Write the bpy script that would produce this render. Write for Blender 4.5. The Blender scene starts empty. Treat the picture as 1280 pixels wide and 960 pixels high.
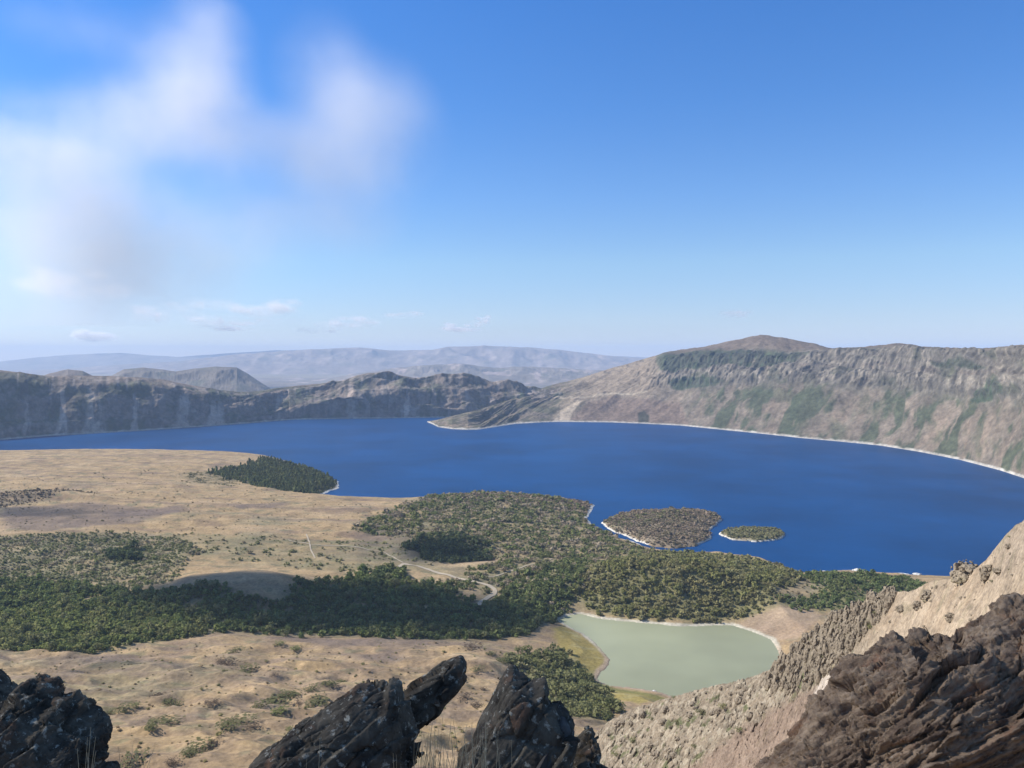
import bpy, math, random
import numpy as np

random.seed(7)
RNG = np.random.default_rng(11)
sc = bpy.context.scene
COL = sc.collection
import time as _t; _t0=[_t.time()]
def TICK(n):
    print('T %.1f' % (_t.time()-_t0[0]), n, flush=True)

# ------------------------------------------------------------------ camera model
TICK('camera model')
F, HOR, CAMZ = 1004.0, 445.0, 450.0
PITCH = math.atan((480 - HOR) / F)
cp, sp = math.cos(PITCH), math.sin(PITCH)

def ray(px, py):
    px = np.asarray(px, float); py = np.asarray(py, float)
    u = (px - 640) / F; v = (480 - py) / F
    return u, cp + sp * v, -sp + cp * v          # x, y, z (y is depth)

def at_depth(px, py, d):
    x, y, z = ray(px, py)
    t = d / y
    return x * t, y * t, CAMZ + z * t

def at_height(px, py, h):
    x, y, z = ray(px, py)
    t = (h - CAMZ) / z
    return x * t, y * t, CAMZ + z * t

def project(x, y, z):
    zz = z - CAMZ
    fwd = y * cp - zz * sp
    up = y * sp + zz * cp
    return 640 + F * x / fwd, 480 - F * up / fwd

# ------------------------------------------------------------------ noise
TICK('noise')
_perm = np.random.default_rng(3).permutation(256)
_perm = np.concatenate([_perm, _perm, _perm]).astype(np.int64)
_g = np.random.default_rng(5).normal(size=(256, 3)); _g /= np.linalg.norm(_g, axis=1)[:, None]

def perlin(x, y, z):
    xi = np.floor(x).astype(np.int64); yi = np.floor(y).astype(np.int64); zi = np.floor(z).astype(np.int64)
    xf = x - xi; yf = y - yi; zf = z - zi
    u = xf * xf * xf * (xf * (xf * 6 - 15) + 10); v = yf * yf * yf * (yf * (yf * 6 - 15) + 10); w = zf * zf * zf * (zf * (zf * 6 - 15) + 10)
    xi &= 255; yi &= 255; zi &= 255
    def gr(a, b, c):
        h = _perm[_perm[_perm[(xi + a) & 255] + ((yi + b) & 255)] + ((zi + c) & 255)]
        g = _g[h]
        return g[..., 0] * (xf - a) + g[..., 1] * (yf - b) + g[..., 2] * (zf - c)
    x00 = gr(0, 0, 0) * (1 - u) + gr(1, 0, 0) * u
    x10 = gr(0, 1, 0) * (1 - u) + gr(1, 1, 0) * u
    x01 = gr(0, 0, 1) * (1 - u) + gr(1, 0, 1) * u
    x11 = gr(0, 1, 1) * (1 - u) + gr(1, 1, 1) * u
    return ((x00 * (1 - v) + x10 * v) * (1 - w) + (x01 * (1 - v) + x11 * v) * w) * 1.6

def fbm(x, y, z=0.0, oct=4, gain=0.5):
    x = np.asarray(x, float); y = np.asarray(y, float); z = np.zeros_like(x) + z
    s = 0; a = 1.0; n = 0
    for i in range(oct):
        k = 2.0 ** i
        s = s + a * perlin(x * k + 17.3 * i, y * k + 9.1 * i, z * k + 3.7 * i); n += a; a *= gain
    return s / n

def ridged(x, y, z=0.0, oct=4, gain=0.55):
    x = np.asarray(x, float); y = np.asarray(y, float); z = np.zeros_like(x) + z
    s = 0; a = 1.0; n = 0
    for i in range(oct):
        k = 2.0 ** i
        s = s + a * (1 - 2 * np.abs(perlin(x * k + 7.3 * i, y * k + 3.1 * i, z * k + 5.7 * i))); n += a; a *= gain
    return s / n

def facet(x, y, z, slope=0.9, seed=0):
    """Fractured-rock noise: every Worley cell is its own tilted plane. Returns (offset, distance to the cell border)."""
    xi = np.floor(x).astype(np.int64); yi = np.floor(y).astype(np.int64); zi = np.floor(z).astype(np.int64)
    b1 = np.full(x.shape, 9.0); b2 = np.full(x.shape, 9.0); val = np.zeros(x.shape)
    for dx in (-1, 0, 1):
        for dy in (-1, 0, 1):
            for dz in (-1, 0, 1):
                cx = xi + dx; cy = yi + dy; cz = zi + dz
                h = _perm[_perm[_perm[(cx + seed) & 255] + (cy & 255)] + (cz & 255)]
                j = _g[h] * 0.45 + 0.5
                px = x - cx - j[..., 0]; py = y - cy - j[..., 1]; pz = z - cz - j[..., 2]
                d = px * px + py * py + pz * pz
                q = _g[(h * 7 + 31) & 255]
                o = (px * q[..., 0] + py * q[..., 1] + pz * q[..., 2]) * slope + q[..., 1] * 0.25
                new = d < b1
                b2 = np.where(new, b1, np.minimum(b2, d))
                val = np.where(new, o, val); b1 = np.where(new, d, b1)
    return val, np.sqrt(b2) - np.sqrt(b1)

def sstep(a, b, x):
    t = np.clip((x - a) / (b - a), 0, 1)
    return t * t * (3 - 2 * t)

def mixc(c, d, m):
    return c + (np.asarray(d, float) - c) * m[..., None]

def polydist(x, y, poly):
    """signed distance to a polygon, positive inside"""
    P = np.asarray(poly, float); x = np.asarray(x, float); y = np.asarray(y, float)
    d2 = np.full(x.shape, 1e30); inside = np.zeros(x.shape, bool)
    for i in range(len(P)):
        ax, ay = P[i]; bx, by = P[(i + 1) % len(P)]
        ex, ey = bx - ax, by - ay
        t = np.clip(((x - ax) * ex + (y - ay) * ey) / (ex * ex + ey * ey + 1e-12), 0, 1)
        d2 = np.minimum(d2, (x - ax - t * ex) ** 2 + (y - ay - t * ey) ** 2)
        if ay != by:
            c = ((ay > y) != (by > y)) & (x < (bx - ax) * (y - ay) / (by - ay) + ax)
            inside ^= c
    return np.where(inside, 1, -1) * np.sqrt(d2)

def linedist(x, y, pts):
    d2 = np.full(np.shape(x), 1e30)
    for (ax, ay), (bx, by) in zip(pts[:-1], pts[1:]):
        ex, ey = bx - ax, by - ay
        t = np.clip(((x - ax) * ex + (y - ay) * ey) / (ex * ex + ey * ey), 0, 1)
        d2 = np.minimum(d2, (x - ax - t * ex) ** 2 + (y - ay - t * ey) ** 2)
    return np.sqrt(d2)

def curve(pts, x):
    p = np.asarray(pts, float)
    return np.interp(x, p[:, 0], p[:, 1])

# ------------------------------------------------------------------ mesh + tag helpers
TICK('mesh + tag helpers')
def make_mesh(name, V, Q, col=None, smooth=False, tris=None):
    me = bpy.data.meshes.new(name)
    V = np.ascontiguousarray(V, dtype=np.float32).reshape(-1, 3); Q = np.ascontiguousarray(Q, dtype=np.int32)
    k = Q.shape[1]
    me.vertices.add(len(V)); me.vertices.foreach_set('co', V.ravel())
    me.loops.add(Q.size); me.loops.foreach_set('vertex_index', Q.ravel())
    me.polygons.add(len(Q)); me.polygons.foreach_set('loop_start', np.arange(0, Q.size, k, dtype=np.int32))
    if smooth:
        me.polygons.foreach_set('use_smooth', np.ones(len(Q), dtype=bool))
    me.update(calc_edges=True)
    if col is not None:
        a = me.color_attributes.new('Col', 'FLOAT_COLOR', 'POINT')
        c = np.ones((len(V), 4), np.float32); c[:, :3] = np.clip(np.asarray(col).reshape(-1, 3), 0, 1)
        a.data.foreach_set('color', c.ravel())
    return me

def link(name, me, mat=None, kind=None, label=None, cat=None, group=None, loc=None):
    o = bpy.data.objects.new(name, me); COL.objects.link(o)
    if mat:
        for m in (mat if isinstance(mat, (list, tuple)) else [mat]): me.materials.append(m)
    if kind: o['kind'] = kind
    if label: o['label'] = label
    if cat: o['category'] = cat
    if group: o['group'] = group
    if loc is not None: o.location = loc
    return o

def grid_quads(nr, nc):
    i = np.arange(nr - 1)[:, None] * nc + np.arange(nc - 1)[None, :]
    i = i.ravel()
    return np.stack([i, i + 1, i + nc + 1, i + nc], 1)

# ------------------------------------------------------------------ materials
TICK('materials')
def new_mat(name):
    m = bpy.data.materials.new(name); m.use_nodes = True
    nt = m.node_tree
    b = nt.nodes['Principled BSDF']
    b.inputs['Roughness'].default_value = 0.95
    b.inputs['Specular IOR Level'].default_value = 0.12
    return m, nt, b

def N(nt, kind, **kw):
    n = nt.nodes.new(kind)
    for k, v in kw.items():
        if k in n.inputs: n.inputs[k].default_value = v
        else: setattr(n, k, v)
    return n

def noise_node(nt, scale, detail=6, rough=0.6, dist=0.0):
    tc = nt.nodes.get('Texture Coordinate') or nt.nodes.new('ShaderNodeTexCoord')
    n = nt.nodes.new('ShaderNodeTexNoise')
    n.inputs['Scale'].default_value = scale; n.inputs['Detail'].default_value = detail
    n.inputs['Roughness'].default_value = rough; n.inputs['Distortion'].default_value = dist
    nt.links.new(tc.outputs['Object'], n.inputs['Vector'])
    return n

def maprange(nt, src, a, b, c, d):
    n = nt.nodes.new('ShaderNodeMapRange')
    for k, v in zip(('From Min', 'From Max', 'To Min', 'To Max'), (a, b, c, d)): n.inputs[k].default_value = v
    nt.links.new(src, n.inputs['Value'])
    return n.outputs['Result']

def mixcol(nt, mode, fac, a, b):
    n = nt.nodes.new('ShaderNodeMix'); n.data_type = 'RGBA'; n.blend_type = mode
    for sock, val in ((n.inputs[0], fac), (n.inputs[6], a), (n.inputs[7], b)):
        if hasattr(val, 'node'): nt.links.new(val, sock)
        elif isinstance(val, (int, float)): sock.default_value = val
        else: sock.default_value = (*val, 1)
    return n.outputs[2]

def attr_material(name, fine, coarse, bump=0.0, bump_scale=None, amount=0.35, bump_dist=1.0):
    """surface colour from the mesh's own Col attribute, broken up by two scales of noise"""
    m, nt, b = new_mat(name)
    a = nt.nodes.new('ShaderNodeVertexColor'); a.layer_name = 'Col'
    n1 = noise_node(nt, fine, 8, 0.7); n2 = noise_node(nt, coarse, 5, 0.6)
    f1 = maprange(nt, n1.outputs['Fac'], 0.3, 0.7, 1 - amount, 1 + amount)
    f2 = maprange(nt, n2.outputs['Fac'], 0.3, 0.7, 1 - amount * 0.6, 1 + amount * 0.6)
    mu = nt.nodes.new('ShaderNodeMath'); mu.operation = 'MULTIPLY'
    nt.links.new(f1, mu.inputs[0]); nt.links.new(f2, mu.inputs[1])
    vm = nt.nodes.new('ShaderNodeVectorMath'); vm.operation = 'SCALE'
    nt.links.new(a.outputs['Color'], vm.inputs[0]); nt.links.new(mu.outputs[0], vm.inputs['Scale'])
    nt.links.new(vm.outputs[0], b.inputs['Base Color'])
    if bump:
        bn = noise_node(nt, bump_scale or fine, 8, 0.65)
        bp = nt.nodes.new('ShaderNodeBump'); bp.inputs['Strength'].default_value = bump; bp.inputs['Distance'].default_value = bump_dist
        nt.links.new(bn.outputs['Fac'], bp.inputs['Height']); nt.links.new(bp.outputs[0], b.inputs['Normal'])
    return m

M_TERRAIN = attr_material('dry_ground', 0.22, 0.02, 0.4, 0.12, 0.32, 3.0)
M_WALL = attr_material('crater_rock', 0.035, 0.008, 0.7, 0.025, 0.42, 14.0)
M_FAR = attr_material('far_slopes', 0.006, 0.001, 0.4, 0.003, 0.3, 60.0)
M_RIDGE = attr_material('ridge_scree', 0.7, 0.12, 0.8, 0.5, 0.42, 1.2)
M_FOLIAGE = attr_material('foliage_mass', 0.3, 0.03, 0, None, 0.15)

def soften(nt, b, k=0.5):
    g = nt.nodes.new('ShaderNodeNewGeometry'); m_ = nt.nodes.new('ShaderNodeMix'); m_.data_type = 'VECTOR'; m_.inputs[0].default_value = k
    nt.links.new(g.outputs['Normal'], m_.inputs[4]); m_.inputs[5].default_value = (0, 0, 1)
    nz = nt.nodes.new('ShaderNodeVectorMath'); nz.operation = 'NORMALIZE'; nt.links.new(m_.outputs[1], nz.inputs[0]); nt.links.new(nz.outputs[0], b.inputs['Normal'])
    b.inputs['Specular IOR Level'].default_value = 0.0
    tr = nt.nodes.new('ShaderNodeBsdfTranslucent'); mx = nt.nodes.new('ShaderNodeMixShader'); mx.inputs[0].default_value = 0.3
    nt.links.new(b.inputs['Base Color'].links[0].from_socket, tr.inputs['Color'])
    out = nt.nodes['Material Output']; nt.links.new(b.outputs[0], mx.inputs[1]); nt.links.new(tr.outputs[0], mx.inputs[2]); nt.links.new(mx.outputs[0], out.inputs['Surface'])
soften(M_FOLIAGE.node_tree, M_FOLIAGE.node_tree.nodes['Principled BSDF'])

def leaf_material(name, c1, c2):
    m, nt, b = new_mat(name)
    oi = nt.nodes.new('ShaderNodeObjectInfo')
    n = noise_node(nt, 0.5, 4)
    mx = nt.nodes.new('ShaderNodeMath'); mx.operation = 'MULTIPLY_ADD'
    nt.links.new(oi.outputs['Random'], mx.inputs[0]); mx.inputs[1].default_value = 0.7
    nt.links.new(maprange(nt, n.outputs['Fac'], 0.3, 0.7, 0, 0.3), mx.inputs[2])
    nt.links.new(mixcol(nt, 'MIX', mx.outputs[0], c1, c2), b.inputs['Base Color'])
    soften(nt, b)
    return m
M_LEAF = leaf_material('tree_leaves', (0.15, 0.165, 0.06), (0.25, 0.24, 0.115))
M_SHRUB = leaf_material('shrub_leaves', (0.12, 0.13, 0.055), (0.20, 0.185, 0.10))
M_DRYSHRUB = leaf_material('bare_twigs', (0.13, 0.095, 0.07), (0.20, 0.155, 0.11))
M_TRUNK, _nt, _b = new_mat('bark'); _b.inputs['Base Color'].default_value = (0.10, 0.08, 0.06, 1)

def rock_material(name, base, dark, lichen, rust, scale, lich_amt, bump=0.6, bump_dist=0.05, bed=None):
    m, nt, b = new_mat(name)
    n1 = noise_node(nt, scale, 8, 0.65, 0.4); n2 = noise_node(nt, scale * 3.1, 8, 0.7); n3 = noise_node(nt, scale * 0.8, 6, 0.6, 0.6)
    if bed:                                   # colour drawn out along tilted beds
        mp = nt.nodes.new('ShaderNodeMapping'); mp.vector_type = 'TEXTURE'
        mp.inputs['Rotation'].default_value = (0, -bed[0], 0); mp.inputs['Scale'].default_value = (1, 1, bed[1])
        nt.links.new(nt.nodes['Texture Coordinate'].outputs['Object'], mp.inputs['Vector'])
        for q in (n1, n3): nt.links.new(mp.outputs[0], q.inputs['Vector'])
    c = mixcol(nt, 'MIX', maprange(nt, n1.outputs['Fac'], 0.38, 0.62, 0, 1), dark, base)
    c = mixcol(nt, 'MIX', maprange(nt, n3.outputs['Fac'], 0.56, 0.68, 0, 0.8), c, rust)
    c = mixcol(nt, 'MIX', maprange(nt, n2.outputs['Fac'], 0.66 - lich_amt, 0.74 - lich_amt, 0, 0.85), c, lichen)
    nt.links.new(c, b.inputs['Base Color'])
    bn = noise_node(nt, scale * 5, 10, 0.7, 0.3)
    bp = nt.nodes.new('ShaderNodeBump'); bp.inputs['Strength'].default_value = bump; bp.inputs['Distance'].default_value = bump_dist
    nt.links.new(bn.outputs['Fac'], bp.inputs['Height']); nt.links.new(bp.outputs[0], b.inputs['Normal'])
    return m
M_DARKROCK = rock_material('dark_lichen_rock', (0.15, 0.125, 0.09), (0.055, 0.046, 0.036), (0.50, 0.46, 0.36), (0.22, 0.12, 0.07), 4.8, 0.095, 0.5, 0.02)
M_SLABROCK = rock_material('smooth_dark_rock', (0.125, 0.112, 0.098), (0.075, 0.067, 0.06), (0.20, 0.19, 0.17), (0.085, 0.06, 0.048), 2.5, 0.0, 0.45, 0.03)
M_OUTCROP = rock_material('brown_strata_rock', (0.47, 0.34, 0.225), (0.18, 0.125, 0.088), (0.54, 0.45, 0.33), (0.36, 0.205, 0.125), 0.9, 0.045, 1.0, 0.14, (0.52, 0.28))
M_PALEROCK = rock_material('pale_tuff_rock', (0.29, 0.24, 0.175), (0.19, 0.155, 0.115), (0.40, 0.35, 0.27), (0.22, 0.19, 0.10), 0.35, 0.05, 0.7, 0.4)
M_WHITE = rock_material('white_pumice', (0.75, 0.74, 0.70), (0.5, 0.49, 0.46), (0.8, 0.8, 0.78), (0.6, 0.57, 0.5), 0.1, 0.0, 0.5, 0.5)

# ------------------------------------------------------------------ land plan
TICK('land plan')
def P0(pts, h=0.0):
    a = np.asarray(pts, float); x, y, z = at_height(a[:, 0], a[:, 1], h)
    return np.stack([x, y], 1)

land_px = [(-250, 584), (-100, 578), (0, 572), (150, 569), (300, 571), (345, 574), (375, 581), (403, 591), (424, 603), (421, 611), (405, 617), (398, 622),
           (440, 626), (500, 627), (560, 623), (620, 620), (700, 624), (730, 627), (743, 632), (738, 640), (733, 648), (742, 658), (775, 672), (815, 686), (850, 690), (900, 690),
           (950, 697), (983, 710), (995, 717), (1030, 714), (1060, 713), (1100, 716), (1150, 719), (1200, 722), (1300, 735), (1600, 740)]
LAND = np.concatenate([P0(land_px), [(3500, 900), (3500, -1500), (-3500, -1500), (-5000, 2500)]])
ISLE1 = P0([(750, 654), (765, 646), (790, 640.5), (830, 638.5), (870, 639), (897, 643), (903, 650), (895, 657), (886, 664), (890, 674), (870, 683), (845, 686), (815, 683), (790, 674), (765, 664)])
ISLE2 = P0([(898, 668), (905, 662.5), (930, 660), (965, 660.5), (980, 664), (983, 669), (975, 675), (945, 678), (915, 675.5)])
POND = P0([(697, 775), (710, 770), (725, 768), (745, 773), (790, 778), (850, 783), (915, 782), (940, 790), (965, 800), (972, 815), (985, 840), (960, 880), (900, 890), (860, 880), (826, 866), (790, 861), (760, 857), (746, 850), (750, 840), (760, 832), (761, 824), (750, 810), (730, 793), (712, 784)])

ctrl_px = [(0, 960, 150), (300, 960, 140), (560, 960, 132), (760, 980, 120), (1000, 980, 120), (-250, 960, 165),
           (0, 900, 112), (250, 900, 104), (450, 900, 92), (600, 890, 72), (680, 890, 45), (720, 880, 25), (-250, 880, 120),
           (0, 850, 84), (250, 850, 78), (500, 835, 56), (600, 830, 44), (680, 810, 14), (-250, 820, 85),
           (0, 810, 58), (200, 800, 46), (400, 800, 38), (560, 792, 26), (650, 775, 14),
           (0, 740, 42), (200, 740, 42), (400, 740, 36), (560, 740, 26), (650, 735, 18), (-250, 740, 55),
           (0, 680, 62), (150, 680, 52), (300, 680, 46), (450, 680, 36), (600, 680, 27), (700, 680, 14), (-250, 680, 70),
           (0, 640, 62), (200, 640, 56), (400, 640, 42), (560, 640, 30), (680, 640, 17),
           (0, 600, 58), (200, 600, 50), (350, 600, 28), (-250, 610, 62), (0, 566, 46), (200, 565, 45), (310, 568, 36), (-250, 572, 50),
           (1000, 740, 16), (1060, 725, 14), (1000, 790, 12), (1100, 740, 25), (1400, 745, 40), (850, 740, 15), (900, 900, 60), (1100, 900, 100)]
_c = np.array(ctrl_px, float); _cx, _cy, _ = at_height(_c[:, 0], _c[:, 1], _c[:, 2])
_S = 1000.0
def _tps(ax, ay, bx, by):
    r2 = ((ax[:, None] - bx[None]) ** 2 + (ay[:, None] - by[None]) ** 2) / _S ** 2
    return r2 * np.log(r2 + 1e-9)
_n = len(_c); _A = np.zeros((_n + 3, _n + 3)); _A[:_n, :_n] = _tps(_cx, _cy, _cx, _cy) + np.eye(_n) * 1e-3
_A[:_n, _n] = 1; _A[:_n, _n + 1] = _cx / _S; _A[:_n, _n + 2] = _cy / _S; _A[_n:, :_n] = _A[:_n, _n:].T
_w = np.linalg.solve(_A, np.concatenate([_c[:, 2], [0, 0, 0]]))

def base_height(x, y):
    sh = x.shape; x = x.ravel(); y = y.ravel(); out = np.empty(x.shape)
    for i in range(0, len(x), 60000):
        s = slice(i, i + 60000)
        out[s] = _tps(x[s], y[s], _cx, _cy) @ _w[:_n] + _w[_n] + _w[_n + 1] * x[s] / _S + _w[_n + 2] * y[s] / _S
    return np.clip(out, 4, 220).reshape(sh)

def blob(x, y, px, py, h0, rx, ry, rot=0.0):
    cx, cy, _ = at_height(px, py, h0)
    dx, dy = x - cx, y - cy
    c, s = math.cos(rot), math.sin(rot)
    a = (dx * c + dy * s) / rx; b = (-dx * s + dy * c) / ry
    return np.exp(-(a * a + b * b) ** 1.3)

def height(x, y, detail=True):
    x = np.asarray(x, float); y = np.asarray(y, float)
    E = base_height(x, y)
    wob = fbm(x / 60, y / 60, 0.3, 3) * 10 + fbm(x / 14, y / 14, 0.9, 2) * 3
    dl = polydist(x, y, LAND) + wob; dp = polydist(x, y, POND) + wob * 0.5
    d1 = polydist(x, y, ISLE1) + wob * 0.6; d2 = polydist(x, y, ISLE2) + wob * 0.5
    if detail:
        away = sstep(20, 260, dl) * sstep(10, 200, -dp)
        roll = fbm(x / 210, y / 150, 1.7, 4) * 9 + np.abs(fbm(x / 90, y / 70, 4.2, 3)) * 7
        near = sstep(1250, 900, y)
        gully = ridged(x / 95 + 0.3 * fbm(x / 200, y / 200), y / 60, 2.0, 3)
        E = E + away * (roll + near * (gully * 9 + 9 * fbm(x / 120, y / 80, 14.0, 3)))
        E = E + away * blob(x, y, 295, 735, 50, 150, 110) * 28                      # tawny hump above the dark wood
        E = E - away * blob(x, y, 570, 690, 27, 95, 70) * 12
        E = E + away * blob(x, y, 55, 622, 60, 180, 60) * 16
        E = E + blob(x, y, 600, 822, 48, 70, 60) * 10
    E = E + blob(x, y, 850, 735, 25, 200, 165, 0.1) * 44 + blob(x, y, 800, 745, 25, 110, 110) * 8
    E = E + blob(x, y, 640, 628, 10, 230, 150) * 12
    E = E + blob(x, y, 1055, 735, 10, 130, 90) * 14
    hl = np.where(dl > 0, np.minimum(E, 1.2 + dl * 0.55) * 1.0, np.maximum(dl * 0.2, -12))
    k = sstep(0, 120, dl); hl = np.where(dl > 0, hl * (0.45 + 0.55 * k), hl)
    hl = np.where(dp < 0, np.minimum(hl, 1.3 + (-dp) * 0.13 + (np.maximum(-dp, 0) / 100) ** 2 * 26), hl)
    hl = np.where(dp >= 0, np.maximum(-dp * 0.2, -5), hl)
    bump = 1 + 0.25 * fbm(x / 40, y / 40, 5.5, 3)
    h1 = np.where(d1 > 0, np.minimum(1 + d1 * 0.35, 7 + d1 * 0.11) * bump, -20)
    h2 = np.where(d2 > 0, np.minimum(1 + d2 * 0.3, 5 + d2 * 0.05) * bump, -20)
    h = np.maximum(np.maximum(hl, h1), h2)
    # the mountain side that carries the viewpoint
    L = np.where(y < 10, CAMZ - 1.6 - 0.36 * np.maximum(y, -400), CAMZ - 5.6 - 0.5240 * (y - 10))
    L = np.where(y < 0, CAMZ - 1.6 + 0.10 * y, L)
    if detail:
        L = L + sstep(15, 80, y) * fbm(x / 30, y / 30, 8.0, 4) * 1.5 - sstep(15, 80, y) * 1.5
    t = sstep(520, 640, y)
    return np.where(y < 640, np.maximum(L * (1 - t) + h * t, h * t), h)

def ground_at(px, py):
    px = np.asarray(px, float); py = np.asarray(py, float)
    h = np.full(px.shape, 30.0)
    for _ in range(12):
        x, y, z = at_height(px, py, h)
        y = np.clip(y, 300, 6000)
        h = 0.5 * h + 0.5 * np.maximum(height(x, y, False), 0)
    x, y, z = at_height(px, py, h)
    return x, y

def GP(pts):
    a = np.asarray(pts, float); x, y = ground_at(a[:, 0], a[:, 1])
    return np.stack([x, y], 1)

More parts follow.
